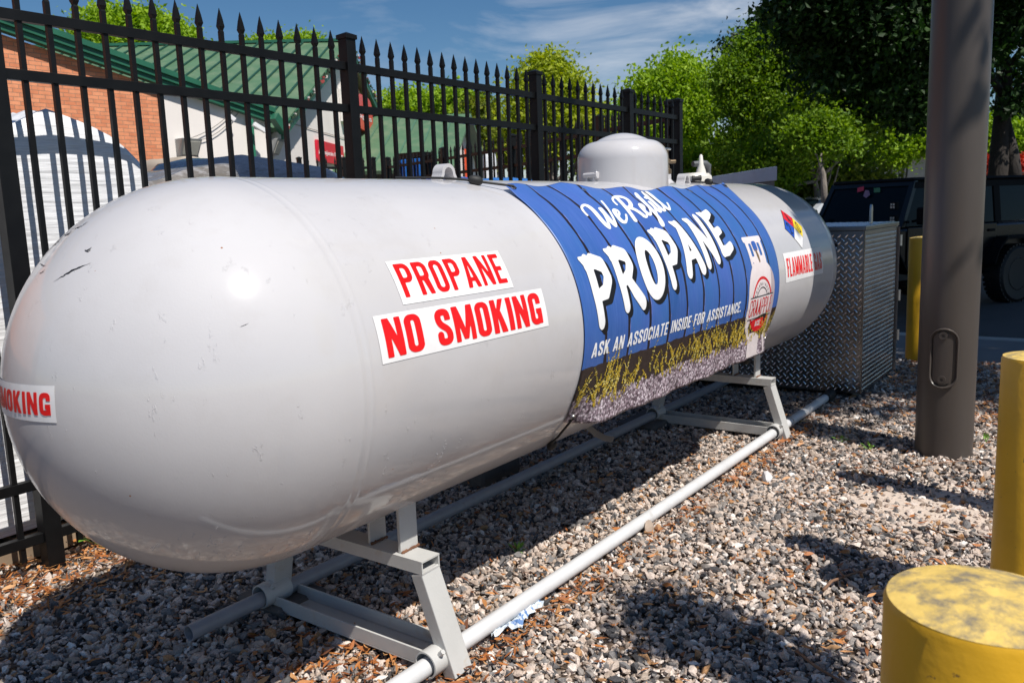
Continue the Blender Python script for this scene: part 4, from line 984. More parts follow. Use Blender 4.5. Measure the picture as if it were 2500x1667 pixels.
# ------------------------------------------------------------------ fences
def fence_run(name, label, pts, npick, group=None, top_caps=True, z_base=0., mats=None):
    base = Vector((pts[0][0], pts[0][1], 0)); f = thing(name, label, 'fence', base, 0, group)
    PS, PK = .066, .0195
    def post_mb(x, y, h=2.30, capd=True, dirv=None):
        mb = MB(); dv = dirv or Vector((1, 0, 0)); n_ = Vector((-dv.y, dv.x, 0))
        Mx = Matrix(((dv.x, n_.x, 0, x), (dv.y, n_.y, 0, y), (0, 0, 1, 0), (0, 0, 0, 1)))
        mb.box((-PS/2, -PS/2, -.15), (PS/2, PS/2, h-.022), M=Mx)
        if capd:
            c_ = PS/2+.007; mb.box((-c_, -c_, h-.026), (c_, c_, h-.004), M=Mx)
            mb.add([Mx @ Vector(v) for v in ((-c_, -c_, h-.0035), (c_, -c_, h-.0035), (c_, c_, h-.0035), (-c_, c_, h-.0035), (0, 0, h+.014))], [(0, 1, 4), (1, 2, 4), (2, 3, 4), (3, 0, 4)])
        return mb
    for i, p in enumerate(pts):
        dv = (Vector(pts[min(i+1, len(pts)-1)])-Vector(pts[max(i-1, 0)])); dv.normalize()
        post_mb(p[0], p[1], dirv=Vector((dv.x, dv.y, 0)), capd=(name != 'x')).build('post', M['black'], f, bevel=.002)
    # picket prototype (local mesh at origin)
    mb = MB(); a = PK/2
    lv = [(a, .06), (a, 2.203), (a*.80, 2.210), (a*1.38, 2.226), (a*.9, 2.262), (.0006, 2.308)]
    vs = [(sx*r_, sy*r_, z) for r_, z in lv for sx, sy in ((-1, -1), (1, -1), (1, 1), (-1, 1))]
    mb.add(vs, [(i*4+k, i*4+(k+1) % 4, i*4+4+(k+1) % 4, i*4+4+k) for i in range(len(lv)-1) for k in range(4)]+[(3, 2, 1, 0), tuple(range(len(vs)-4, len(vs)))])
    proto_me = None
    for i in range(len(pts)-1):
        A = Vector((*pts[i], 0)); B = Vector((*pts[i+1], 0)); d = (B-A).normalized(); ang = math.atan2(d.y, d.x)
        for z in (2.135, 1.918, .355, .137):
            m2 = MB(); m2.bar(A+d*(PS/2)+Vector((0, 0, z)), B-d*(PS/2)+Vector((0, 0, z)), .032, .040); m2.build('rail', M['black'], f, bevel=.0015)
        n_ = npick[i]
        for k in range(1, n_+1):
            p = A+(B-A)*(k/(n_+1))
            if proto_me is None:
                m3 = MB(); m3.v = [(x+base.x, y+base.y, z) for x, y, z in mb.v]; m3.f = mb.f; m3.mi = mb.mi
                o = m3.build('picket', M['black'], f, bevel=0); proto_me = o
            else:
                o = proto_me.copy(); COL.objects.link(o); o.parent = f
            o.location = (p.x-base.x, p.y-base.y, 0); o.rotation_euler = (0, 0, ang)
    return f
YF = 1.47
fence_run('iron_fence', 'black spear topped metal fence standing just behind the tank', [(-1.62, YF), (.145, YF), (1.927, YF), (3.69, YF), (5.041, YF), (5.99, YF)], [15, 15, 15, 11, 7], 'black spear topped fences round the yard')
fence_run('iron_fence', 'black spear topped fence running away from the far corner of the yard', [(6.0, 1.56), (6.547, 2.615), (7.5, 4.434), (8.269, 6.25), (8.97, 8.063)], [9, 16, 15, 15], 'black spear topped fences round the yard')
fence_run('iron_gate', 'short black fence section with a gate at the back of the yard', [(8.75, 8.17), (8.285, 8.369), (7.62, 8.66)], [2, 4], 'black spear topped fences round the yard')

# ------------------------------------------------------------------ pallets in the yard
def wrap_mat(name, col, rough, bumps, sc_, trans=0., col2=None, spec=.5, bd=.012):
    return pbr(name, col, rough, var=.15, vscale=5, bump=bumps, bscale=1.0, bdist=bd, stretch=sc_, col2=col2, c2lo=.5, c2hi=.62, c2scale=2.0, spec=spec, coat=.3)
def wrapped(name, label, x0, y0, x1, y1, topf, mat_, seed, base_z=.13, wr=.012, rnd_c=.12):
    """stretch-wrapped load: rounded box with a lumpy top, built as a height-field shell"""
    e = thing(name, label, 'pallet', ((x0+x1)/2, (y0+y1)/2, 0), 0, 'wrapped pallets in the yard')
    rg = random.Random(seed); mb = MB(); cx, cy = (x0+x1)/2, (y0+y1)/2; hx, hy = (x1-x0)/2, (y1-y0)/2
    nr = 72; levels = 44; ph = [rg.uniform(0, 6.3) for _ in range(6)]
    def outline(a, k):
        c, s = math.cos(a), math.sin(a); n_ = 9.; q = (abs(c/hx)**n_+abs(s/hy)**n_)**(-1/n_); return c*q*k, s*q*k
    vs = []
    for j in range(levels+1):
        t = j/levels
        for i in range(nr):
            a = 2*math.pi*i/nr; x, y = outline(a, 1)
            zt = topf(cx+x*.86, cy+y*.86)
            z = base_z+(zt-base_z-.05)*t
            k = 1+wr*math.sin(z*38+3*math.sin(a*2+ph[0])+ph[1])*.25+wr*.8*math.sin(z*17+a*3+ph[2])*.5
            if t > .88: k -= ((t-.88)/.12)**2.2*rnd_c
            vs.append((cx+x*k, cy+y*k, z+(.05*max(0, (t-.9)/.1)**1)))
    fs = [(j*nr+i, j*nr+(i+1) % nr, (j+1)*nr+(i+1) % nr, (j+1)*nr+i) for j in range(levels) for i in range(nr)]
    # top
    prev = levels*nr; rings = 10
    for q in range(1, rings+1):
        k = (1-rnd_c)*(1-q/rings)
        for i in range(nr):
            a = 2*math.pi*i/nr; x, y = outline(a, max(k, .001)); vs.append((cx+x, cy+y, topf(cx+x, cy+y)+.012*math.sin(a*5+q+ph[3])*(k)))
        b = (levels+q)*nr
        fs += [(prev+i, prev+(i+1) % nr, b+(i+1) % nr, b+i) for i in range(nr)]; prev = b
    mb.add(vs, fs); mb.build('wrapped_load', mat_, e, smooth=True)
    m2 = MB()
    for yy in np.linspace(y0+.06, y1-.06, 3): m2.box((x0+.02, yy-.045, 0), (x1-.02, yy+.045, .09))
    for k in range(7):
        xx = x0+.05+(x1-x0-.2)*k/6; m2.box((xx, y0+.01, .0905), (xx+.1, y1-.01, .112))
    m2.build('wooden_pallet', M['wood'], e); return e
M['wood'] = pbr('pallet_wood', (.28, .20, .13), .8, var=.3, vscale=4, bump=.4, bscale=20)
M['wrapw'] = wrap_mat('white_stretch_wrap', (.80, .80, .81), .28, .75, (2.2, 2.2, 34), spec=.5)
M['wrapd'] = wrap_mat('dark_stretch_wrap', (.020, .030, .055), .16, 1.0, (5, 5, 14), bd=.03)
M['wrapg'] = wrap_mat('dusty_clear_wrap', (.17, .155, .14), .25, .6, (6, 6, 26), col2=(.30, .29, .29))
def top1(x, y):
    pts_ = [(-2, 1.70), (.20, 1.745), (.28, 1.76), (.40, 1.83), (.52, 1.79), (.63, 1.745), (.72, 1.67), (.82, 1.57), (.9, 1.47), (1.2, 1.3)]
    v = interp(pts_, x-.10*(y-1.7)); return v+.05*(y-1.7)*(1 if y < 2 else 0)-max(0, y-2)*.08
wrapped('wrapped_pallet', 'tall pallet load in white stretch wrap behind the fence at left', -.32, 1.62, .90, 2.6, top1, M['wrapw'], 3, wr=.009, rnd_c=.07)
def top2(x, y): return interp([(0, 1.5), (1.12, 1.56), (1.3, 1.63), (1.6, 1.66), (2.0, 1.55)], x)
wrapped('wrapped_pallet', 'dusty grey wrapped load beside the white wrapped pallet', 1.02, 2.0, 1.66, 2.9, top2, M['wrapg'], 5)
def top3(x, y): return interp([(1.3, 1.63), (1.55, 1.70), (1.8, 1.735), (2.1, 1.71), (2.5, 1.67), (2.7, 1.60), (2.85, 1.50)], x)
wrapped('wrapped_pallet', 'low shiny dark blue wrapped load behind the near half of the tank', 1.60, 2.22, 2.86, 3.2, top3, M['wrapd'], 8, rnd_c=.2)
def top4(x, y): return 1.80+.02*math.sin(x*9)
wrapped('wrapped_pallet', 'pale tan wrapped load peeping over the dark blue one', 2.22, 3.5, 3.0, 4.3, top4, pbr('kraft_wrap', (.45, .38, .30), .5, bump=.5, bscale=30), 9)
# bags on a pallet at the far side
def bag(mb, c, l, w, h, rz, seed):
    rg = random.Random(seed); nx, ny = 22, 14; vs = []
    ca, sa = math.cos(rz), math.sin(rz)
    for side in (1, -1):
        for j in range(ny+1):
            for i in range(nx+1):
                a = i/nx*2-1; b_ = j/ny*2-1; k = max(0, (1-abs(a)**3.5))**.5*max(0, (1-abs(b_)**3.0))**.5
                x = a*l/2*(1-.06*abs(b_)**3); y = b_*w/2*(1-.06*abs(a)**3); z = side*h/2*k+.006*math.sin(a*9+seed)*math.cos(b_*7)*k
                vs.append((c[0]+x*ca-y*sa, c[1]+x*sa+y*ca, c[2]+z))
    n1 = (nx+1)*(ny+1); fs = []
    for j in range(ny):
        for i in range(nx):
            q = j*(nx+1)+i; fs.append((q, q+1, q+nx+2, q+nx+1)); fs.append((n1+q, n1+q+nx+1, n1+q+nx+2, n1+q+1))
    mb.add(vs, fs)
bagm = {'blue': pbr('blue_bag', (.02, .16, .52), .25, var=.3, vscale=8, coat=.4, col2=(.5, .62, .8), c2lo=.66, c2hi=.72, c2scale=9), 'brown': pbr('brown_bag', (.16, .06, .04), .3, var=.3, coat=.3, col2=(.5, .4, .3), c2lo=.68, c2hi=.72), 'white': pbr('white_bag', (.68, .68, .70), .3, coat=.3, col2=(.2, .25, .6), c2lo=.62, c2hi=.66), 'navy': pbr('navy_bag', (.02, .05, .30), .3, coat=.3, col2=(.6, .6, .65), c2lo=.6, c2hi=.64)}
k_ = 0
pal = thing('wooden_pallet', 'wooden pallet under the stack of coloured bags in the yard', 'pallet', (5.3, 3.5, 0))
m2 = MB()
for yy in (3.0, 3.5, 4.0): m2.box((4.5, yy-.05, 0), (6.1, yy+.05, .1))
for kk in range(8): m2.box((4.5+kk*.21, 2.95, .1005), (4.62+kk*.21, 4.05, .125))
m2.build('deck', M['wood'], pal)
for lev in range(13):
    for col_, cx_, cy_ in (('navy', 4.62, 3.1), ('blue', 5.45, 3.1), ('brown', 5.05, 3.75), ('blue', 5.85, 3.75)):
        if lev == 12: col_ = {'navy': 'navy', 'blue': 'blue', 'brown': 'white'}[col_]
        elif lev % 3 == 1: col_ = 'brown' if col_ != 'navy' else 'white'
        if lev == 12 and cx_ == 5.05: cx_ = 4.98
        mb = MB(); bag(mb, (cx_, cy_, .19+lev*.118), .74, .52, .135, random.uniform(-.06, .06), k_)
        nm = {0: 'lowest', 12: 'topmost'}.get(lev, 'level %d' % (lev+1))
        o = mb.build('product_bag', bagm[col_], None, smooth=True)
        tl_ = {(4.62, 12): 'glossy navy bag at the left end of the top layer beyond the fence', (5.45, 12): 'glossy blue bag in front on the top layer beyond the fence', (4.98, 12): 'white bag lying between the navy and blue ones on the top layer', (5.85, 12): 'glossy blue bag at the right end of the top layer beyond the fence'}
        tag(o, tl_.get((cx_, lev), 'filled %s plastic bag in the lower layers of the stack beyond the fence' % col_), 'bag', 'plastic bags stacked on the yard pallet'); k_ += 1
# pale blue low stack
mb = MB()
e = thing('wrapped_pallet', 'low pale blue wrapped load just showing above the tank', 'pallet', (3.6, 4.3, 0), 0, 'wrapped pallets in the yard')
mb.cbox((3.35, 4.0, .1), (4.15, 4.6, 1.62), .08); mb.build('wrapped_load', pbr('pale_blue_wrap', (.30, .42, .60), .3, var=.4, vscale=6, bump=.5, bscale=14, bdist=.02), e, smooth=True, auto=40)
# rack of blue boxes beyond the back fence
rk = thing('display_rack', 'dark rack of upright blue packs beyond the back fence', 'rack', (9.4, 8.0, 0))
P0 = atd((985, 385), 14.6); P1_ = atd((1045, 385), 14.3); dd = (P1_-P0); dd.z = 0; dl = dd.length; dn = dd.normalized(); nn_ = Vector((-dn.y, dn.x, 0))
mb = MB(); mb.bar(P0+Vector((0, 0, .02)), P1_+Vector((0, 0, .02+P0.z-P1_.z)), .3, .08)
for q in (0, .5, 1): mb.bar(P0+dd*q+Vector((0, 0, -P0.z)), P0+dd*q, .05, .25)
mb.bar(P0+nn_*.2+Vector((0, 0, -1)), P1_+nn_*.2+Vector((0, 0, -1+P0.z-P1_.z)), .02, 2.0, up=(0, 0, 1)); mb.build('rack_frame', M['black'], rk)
for q in (.06, .28, .62, .84):
    mb = MB(); c = P0+dd*(q+.03)-nn_*.16; mb.cbox((-.045, -.04, -1.6), (.045, .04, -.05), .008, M=Matrix.Translation(c)@Matrix.Rotation(math.atan2(dn.y, dn.x), 4, 'Z'))
    mb.build('blue_pack', pbr('blue_pack', (.01, .14, .50), .35, col2=(.6, .7, .8), c2lo=.62, c2hi=.66, c2scale=16), rk)
# white upright containers
for k, qx in enumerate((1186, 1203, 1222)):
    p = atd((qx, 380), 12.2+k*.1); mb = MB()
    mb.lathe([(.05, .0), (.05, p.z-.1), (.045, p.z-.02), (.03, p.z+.04), (1e-4, p.z+.05)], (p.x, p.y, 0), 'z', 18)
    o = tag(mb.build('white_post', pbr('white_plastic', (.70, .71, .74), .4, stretch=(1, 1, 6)), None, smooth=True, auto=40), ('left', 'middle', 'right')[k]+' one of three tall white plastic posts beyond the back fence', 'post', 'white plastic posts beyond the back fence')

# ------------------------------------------------------------------ slanted canopy and tread-plate box
cp = thing('steel_canopy', 'pale blue grey sheet metal canopy edge standing behind the far end of the tank', 'canopy', (6.5, 1.0, 0))
A = atz((1897, 406), 1.66); B = atz((1735, 432), 1.66); d = (B-A); d.z = 0; d.normalize(); B = A+d*2.2; nn = (Vector((A.x, A.y, 0))-Vector((CAM.x, CAM.y, 0))).normalized(); nn = (nn-Vector((nn.y, -nn.x, 0))*.10).normalized()
mb = MB(); mb.prism([A, B, B-Vector((0, 0, .125)), A-Vector((0, 0, .125))], nn*.9); mb.build('roof_edge', pbr('pale_steel', (.58, .68, .80), .5, var=.08), cp, bevel=.004)
mb = MB(); mb.prism([A+nn*.05-d*-.05-Vector((0, 0, .127)), B+nn*.05-Vector((0, 0, .127)), B+nn*.05-Vector((0, 0, 1.62)), A+nn*.05-d*-.05-Vector((0, 0, 1.62))], nn*.7); mb.build('cabinet', pbr('cabinet_grey', (.10, .11, .13), .5), cp)

M['treadbar'] = pbr('worn_tread_bars', (.85, .83, .80), .24, metal=1., var=.1)
M['tread'] = pbr('aluminium_tread_plate', (.34, .33, .32), .19, metal=1., var=.25, vscale=4, bump=.15, bscale=60, bdist=.002, rvar=.07)
tb = thing('tread_plate_box', 'diamond tread plate metal box standing beyond the far end of the tank', 'metal box', (5.0, 0, 0))
X0, X1, Y0, Y1, Z0, Z1 = 4.505, 5.46, -.543, .78, .045, 1.168
mb = MB(); mb.box((X0, Y0, Z0), (X1, Y1, Z1-.03)); mb.build('body', M['tread'], tb, bevel=.004)
mb = MB(); mb.box((X0-.008, Y0-.008, Z1-.03+.0005), (X1+.006, Y1+.006, Z1)); lid = mb.build('lid', M['tread'], tb, bevel=.004)
mb = MB(); mb.box((X0+.08, Y0+.08, 0), (X1-.08, Y1-.08, Z0-.001)); mb.build('plinth', M['rubber'], tb)
def lens(mb, p, du, dv, nrm, ln=.034, w=.0095, h=.0036):
    # a raised tread bar: pointed lens, 6 base verts and 2 ridge verts
    du = du.normalized(); dv = dv.normalized()
    b = [(-ln/2, 0), (-ln*.25, -w/2), (ln*.25, -w/2), (ln/2, 0), (ln*.25, w/2), (-ln*.25, w/2)]
    vs = [p+du*x+dv*y+nrm*.0003 for x, y in b]+[p-du*ln*.27+nrm*h, p+du*ln*.27+nrm*h]
    mb.add(vs, [(0, 1, 6), (1, 2, 7, 6), (2, 3, 7), (3, 4, 7), (4, 5, 6, 7), (5, 0, 6)])
def tread(name, O, U, V, lu, lv, N_, parent, pitch=.047, **kw):
    mb = MB(); U = Vector(U); V = Vector(V); N_ = Vector(N_); O = Vector(O); nu = int(lu/pitch); nv = int(lv/pitch)
    for j in range(1, nv*2):
        for i in range(1, nu*2):
            if (i+j) % 2: continue
            a = i*pitch/2; b = j*pitch/2
            if a > lu-.012 or b > lv-.012: continue
            if (j % 2): lens(mb, O+U*a+V*b, (U-V), (U+V), N_, **kw)
            else: lens(mb, O+U*a+V*b, (U+V), (V-U), N_, **kw)
    return mb.build(name, M['treadbar'], parent)
body_o = [c for c in tb.children if c.name.startswith('body')][0]
tread('tread_pattern', (X0, Y0, Z0), (0, 1, 0), (0, 0, 1), Y1-Y0, Z1-Z0-.03, (-1, 0, 0), body_o)
tread('tread_pattern', (X0, Y0, Z0), (1, 0, 0), (0, 0, 1), X1-X0, Z1-Z0-.03, (0, -1, 0), body_o, pitch=.031, ln=.0165, w=.0058, h=.0016)
tread('tread_pattern', (X0, Y0, Z1), (1, 0, 0), (0, 1, 0), X1-X0, Y1-Y0, (0, 0, 1), lid)
mb = MB(); mb.tube([(X0-.003, -.36, 1.045), (X0+.004, -.36, 1.045)], .012, 16); mb.build('bolt_hole', M['ink'], tb)
p = aty((2153, 545), -.52); mb = MB()
px = 4.86; mb.prism([(px-.022, -.50, Z1+.001), (px+.022, -.50, Z1+.001), (px+.022, -.50, Z1+.11), (px+.012, -.50, Z1+.135), (px-.012, -.50, Z1+.135), (px-.022, -.50, Z1+.11)], (0, .012, 0)); mb.build('hasp', M['chrome'], tb)
mb = MB(); mb.box((X1+.001, Y0-.012, .05), (X1+.02, Y0+.05, 1.13)); mb.build('door_edge', pbr('weathered_edge', (.20, .15, .12), .7, var=.3), tb)
for z in (.32, .62, 1.03):
    mb = MB(); mb.tube([(X1+.012, Y0-.02, z-.04), (X1+.012, Y0-.02, z+.04)], .012, 10); mb.build('hinge', M['chrome'], tb, smooth=True, auto=40)

# ------------------------------------------------------------------ bollards
def bollard(x, y, h, r_, lab, seg=64, blur=False):
    e = thing('bollard', lab, 'bollard', (x, y, 0), 0, 'yellow pipe bollards')
    mb = MB(); mb.lathe([(r_, -.1), (r_, h-.012), (r_-.004, h-.004)], (x, y, 0), 'z', seg); mb.build('post', M['yellow'], e, smooth=True, auto=40)
    mb = MB(); pr_ = [(r_-.0035, h-.0038)]
    for i in range(1, 7):
        q = i/6; pr_.append((max((r_-.004)*(1-q), 1e-5), h-.0036+.012*(1-(1-q)**2)))
    mb.lathe(pr_, (x, y, 0), 'z', seg); mb.build('cap', M['yellowtop'], e, smooth=True, auto=60)
    return e
bollard(-.300, -1.846, .887, .108, 'nearest yellow bollard with a stained worn top, cut off by the lower corner')
bollard(1.56, -1.765, .868, .108, 'second nearest yellow bollard, cut off by the right edge of the photo')
bollard(6.26, -.56, 1.015, .092, 'farthest yellow bollard, half hidden between the tread plate box and the lamp post')
# two added bollards out of view, made tall so their shadows reach the gravel
bollard(2.62, -1.93, 1.55, .085, 'tall yellow bollard added out of view past the right edge to cast a gravel shadow')
bollard(1.66, -2.02, 1.6, .085, 'tall yellow bollard added out of view beside the one at the right edge to cast a gravel shadow')

# ------------------------------------------------------------------ lamp post
lp = thing('lamp_post', 'thick round dark bronze lamp post rising out of the gravel', 'lamp post', (3.47, -1.215, 0))
LX, LY = 3.475, -1.215
mb = MB(); mb.lathe([(.1385, -.1), (.1385, 0), (.1365, 2.2), (.130, 4.2), (.118, 7.6)], (LX, LY, 0), 'z', 64); mb.build('shaft', M['pole'], lp, smooth=True, auto=40)
mb = MB(); mb.box((LX-.1, LY-.14, 7.55), (LX+.1, LY+.14, 7.62)); mb.cbox((LX-.75, LY-.16, 7.56), (LX-.1, LY+.16, 7.72), .03); mb.build('lamp_head', M['pole'], lp)
# hand hole cover on the side toward the camera
vd = Vector((CAM.x-LX, CAM.y-LY, 0)).normalized(); tvec = Vector((-vd.y, vd.x, 0))
def onpole(a, z, off): # a metres round the shaft, positive to the photo's right
    ang = math.atan2(vd.y, vd.x)+a/.1375; rr = .1380+off; return Vector((LX+rr*math.cos(ang), LY+rr*math.sin(ang), z))
zc0 = .53; ca = -.016
def stadium(w, h, n_=10):
    P_ = [];
    for i in range(n_+1): t_ = math.pi*i/n_; P_.append((w*math.cos(t_), h-w+w*math.sin(t_)))
    for i in range(n_+1): t_ = math.pi+math.pi*i/n_; P_.append((w*math.cos(t_), -(h-w)+w*math.sin(t_)))
    return P_
mb = MB(); ring1 = [[onpole(ca+a, zc0+b, o_) for a, b in stadium(w_, h_)] for w_, h_, o_ in ((.0650, .1560, -.001), (.0645, .1555, .011), (.0615, .1525, .015), (.0580, .149, .015), (.0550, .146, .010), (.0535, .1445, -.002))]
nn_ = len(ring1[0]); mb.add([p for r__ in ring1 for p in r__], [(k*nn_+i, k*nn_+(i+1) % nn_, (k+1)*nn_+(i+1) % nn_, (k+1)*nn_+i) for k in range(5) for i in range(nn_)])
hh = mb.build('hand_hole_rim', M['pole'], lp, smooth=True, auto=50)
mb = MB(); grid = []
def cov(s_, t_): return onpole(ca-.003+s_*.043, zc0-.002+t_*.138, .0055 if abs(t_) < .985 else .001)
st = stadium(.044, .138); mb.add([onpole(ca-.004+a, zc0+b, .006) for a, b in st]+[onpole(ca-.004+a, zc0+b, -.002) for a, b in st], [(i, (i+1) % nn_, nn_+(i+1) % nn_, nn_+i) for i in range(nn_)])
for i in range(nn_//2-1): pass
c_ = len(mb.v); rows = [(-.138+.276*j/20) for j in range(21)]
def half(b): 
    h_ = .138-.044
    return .044 if abs(b) <= h_ else math.sqrt(max(.044**2-(abs(b)-h_)**2, 0))
mb.add([onpole(ca-.004+half(b)*k, zc0+b, .006) for b in rows for k in (-1, -.5, 0, .5, 1)], [(j*5+i, j*5+i+1, j*5+5+i+1, j*5+5+i) for j in range(20) for i in range(4)])
cv = mb.build('hand_hole_cover', M['pole'], lp, smooth=True, auto=60)
for zz in (.118, -.108):
    p = onpole(ca-.004, zc0+zz, .006); q = onpole(ca-.004, zc0+zz, .013); mb = MB(); mb.hollow(p, q, .020, .009, 20); mb.hollow(p, p+(q-p)*.5, .0092, .004, 6)
    mb.build('screw', M['pole'], cv, smooth=True, auto=40)

# ------------------------------------------------------------------ small things on the gravel
def rock(name, label, q, r_, mat_, seed, cat='stone', scl=(1, 1, 1), z=None):
    p = atz(q, r_*.5); rg = np.random.default_rng(seed); me = MB()
    import bmesh
    bm = bmesh.new(); bmesh.ops.create_icosphere(bm, subdivisions=2, radius=1)
    pl = rg.normal(size=(7, 3)); pl /= np.linalg.norm(pl, axis=1)[:, None]
    for v in bm.verts:
        for n_ in pl:
            n_ = Vector(n_); d_ = v.co.dot(n_)
            if d_ > .62: v.co -= n_*(d_-.62)
        v.co = Vector((v.co.x*scl[0], v.co.y*scl[1], v.co.z*scl[2]))*r_+p
    me.v = [tuple(v.co) for v in bm.verts]; me.f = [tuple(v.index for v in f.verts) for f in bm.faces]; me.mi = [0]*len(me.f); bm.free()
    return tag(me.build(name, mat_), label, cat)
rock('stone', 'chalky white stone lying on the sunlit gravel', (1871, 1166), .036, pbr('white_stone', (.66, .64, .64), .7, bump=.4, bscale=40), 2)
rock('stone', 'translucent tan flint leaning against the front pipe', (1583, 1294), .040, pbr('tan_flint', (.42, .33, .26), .35, var=.25), 5, scl=(.9, .45, 1.15))
rock('stone', 'small white pebble near the front pipe', (1565, 1375), .016, pbr('white_stone2', (.72, .70, .68), .6), 7)
M['bark'] = pbr('bark_twig', (.22, .12, .07), .85, var=.3, vscale=60)
def twig(label, qs, r_, side=None):
    pts = [atz(q, .022+.01*math.sin(i*2)) for i, q in enumerate(qs)]; mb = MB(); mb.tube(pts, [r_*(1-.5*i/len(pts)) for i in range(len(pts))], 7)
    if side:
        p2 = [atz(q, .03) for q in side]; mb.tube(p2, [r_*.7, r_*.4], 6)
    tag(mb.build('twig', M['bark'], None, smooth=True), label, 'twig', 'twigs on the gravel')
twig('forked brown twig beside the nearest bollard', [(2010, 1440), (2030, 1418), (2075, 1402), (2130, 1385)], .006, [(2060, 1405), (2046, 1388)])
twig('thin straight twig between the two nearer bollards', [(2262, 1287), (2300, 1302), (2355, 1318)], .004)
twig('long thin twig at the bottom edge left of the nearest bollard', [(1945, 1588), (1990, 1625), (2050, 1660), (2080, 1680)], .005)
twig('pale twig on the gravel under the sticker end of the tank', [(1300, 1490), (1350, 1475), (1410, 1470)], .003)
twig('slim twig lying beside the sand patch', [(2230, 1140), (2290, 1130), (2390, 1122)], .003)
# torn wrapper
mb = MB(); rg = random.Random(4)
c = atz((1265, 1510), .02); d_ = (atz((1320, 1475), .02)-atz((1195, 1575), .02)).normalized(); s_ = Vector((-d_.y, d_.x, 0)); vs = []
nW = 16
for i in range(nW+1):
    t = i/nW*2-1
    for j in range(4):
        w_ = (.024*(1-abs(t)**2)+.006)*(j/3*2-1); vs.append(c+d_*(t*.14+rg.uniform(-.006, .006))+s_*(w_+rg.uniform(-.005, .005)+.012*math.sin(t*6))+Vector((0, 0, rg.uniform(-.004, .02))))
mb.add(vs, [(i*4+j, i*4+j+1, i*4+5+j, i*4+4+j) for i in range(nW) for j in range(3)])
tag(mb.build('torn_wrapper', pbr('wrapper', (.62, .68, .74), .35, var=.1, col2=(.10, .20, .42), c2lo=.54, c2hi=.58, c2scale=34)), 'shredded blue and white plastic wrapper beside the front pipe', 'litter')
# little weeds
M['weed'] = pbr('weed_leaf', (.16, .33, .035), .5, var=.35, vscale=60)
def weedplant(label, p, h, n_, seed, lw=.012, ll=.035):
    rg = random.Random(seed); mb = MB()
    for i in range(n_):
        a = rg.uniform(0, 6.28); tl = rg.uniform(.2, 1.1); base = p+Vector((rg.uniform(-.01, .01), rg.uniform(-.01, .01), 0)); d_ = Vector((math.cos(a)*math.sin(tl), math.sin(a)*math.sin(tl), math.cos(tl)))
        st_ = base+d_*h*rg.uniform(.4, 1); s2 = d_.cross(Vector((0, 0, 1))).normalized()
        mb.tube([base, st_], .0012, 5); e_ = st_+(d_+Vector((0, 0, -.4))).normalized()*ll; m_ = (st_+e_)/2+Vector((0, 0, .003))
        mb.add([st_, m_-s2*lw/2, e_, m_+s2*lw/2], [(0, 1, 2, 3)])
    tag(mb.build('weed', M['weed']), label, 'weed', 'small green weeds')
weedplant('leafy green weed sprouting at the foot of the fence post at left', Vector((.36, 1.50, .0)), .15, 26, 1, .028, .05)
weedplant('second leafy weed beside the first at the fence foot', Vector((.62, 1.44, .0)), .07, 14, 2, .022, .035)
weedplant('tiny green weed in the tank shadow edge near the front pipe', atz((1262, 1350), 0), .025, 10, 3)
weedplant('tiny green weed on the gravel left of the lamp post', atz((2125, 1098), 0), .03, 10, 4)
weedplant('tiny green weed at the right of the lamp post foot', atz((2403, 1080), 0), .03, 9, 5)
weedplant('tiny weed among the stones right of the far support leg', atz((2050, 1078), 0), .03, 8, 6)

# ------------------------------------------------------------------ the shop building
def brick_mat():
    mt, t, b = newmat('red_brick'); n = t.nodes.new; k = t.links.new
    tcn = n('ShaderNodeTexCoord'); sx = n('ShaderNodeSeparateXYZ'); k(tcn.outputs['Object'], sx.inputs['Vector'])
    cb = n('ShaderNodeCombineXYZ'); k(sx.outputs['X'], cb.inputs['X']); k(sx.outputs['Z'], cb.inputs['Y'])
    br = n('ShaderNodeTexBrick'); k(cb.outputs['Vector'], br.inputs['Vector']); br.inputs['Scale'].default_value = 1.0
    br.inputs['Brick Width'].default_value = .205; br.inputs['Row Height'].default_value = .0672; br.inputs['Mortar Size'].default_value = .005; br.inputs['Mortar Smooth'].default_value = .3
    br.inputs['Color1'].default_value = (.64, .215, .10, 1); br.inputs['Color2'].default_value = (.78, .31, .155, 1); br.inputs['Mortar'].default_value = (.34, .20, .13, 1); br.inputs['Bias'].default_value = .1
    ns = n('ShaderNodeTexNoise'); ns.inputs['Scale'].default_value = 9; ns.inputs['Detail'].default_value = 6; k(cb.outputs['Vector'], ns.inputs['Vector'])
    r_ = n('ShaderNodeMapRange'); r_.inputs['To Min'].default_value = .7; r_.inputs['To Max'].default_value = 1.3; k(ns.outputs['Fac'], r_.inputs['Value'])
    vm = n('ShaderNodeVectorMath'); vm.operation = 'SCALE'; k(br.outputs['Color'], vm.inputs[0]); k(r_.outputs['Result'], vm.inputs['Scale']); k(vm.outputs['Vector'], b.inputs['Base Color'])
    b.inputs['Roughness'].default_value = .9
    bm = n('ShaderNodeBump'); bm.inputs['Strength'].default_value = .6; bm.inputs['Distance'].default_value = .008; bm.invert = True; k(br.outputs['Fac'], bm.inputs['Height']); k(bm.outputs['Normal'], b.inputs['Normal'])
    return mt
M['brick'] = brick_mat()
M['stucco'] = pbr('cream_stucco', (.82, .76, .71), .9, var=.05, vscale=1.2, bump=.3, bscale=60, bdist=.004)
M['green'] = pbr('green_trim', (.022, .125, .072), .42, var=.15, vscale=2)
M['roof'] = pbr('green_metal_roof', (.082, .165, .088), .50, var=.12, vscale=1.2, col2=(.14, .205, .12), c2lo=.45, c2hi=.65, c2scale=2.2)
M['seam'] = pbr('dark_green_seam', (.010, .060, .038), .5)
M['brown'] = pbr('brown_base', (.16, .075, .05), .8, var=.1)
YW = 13.0
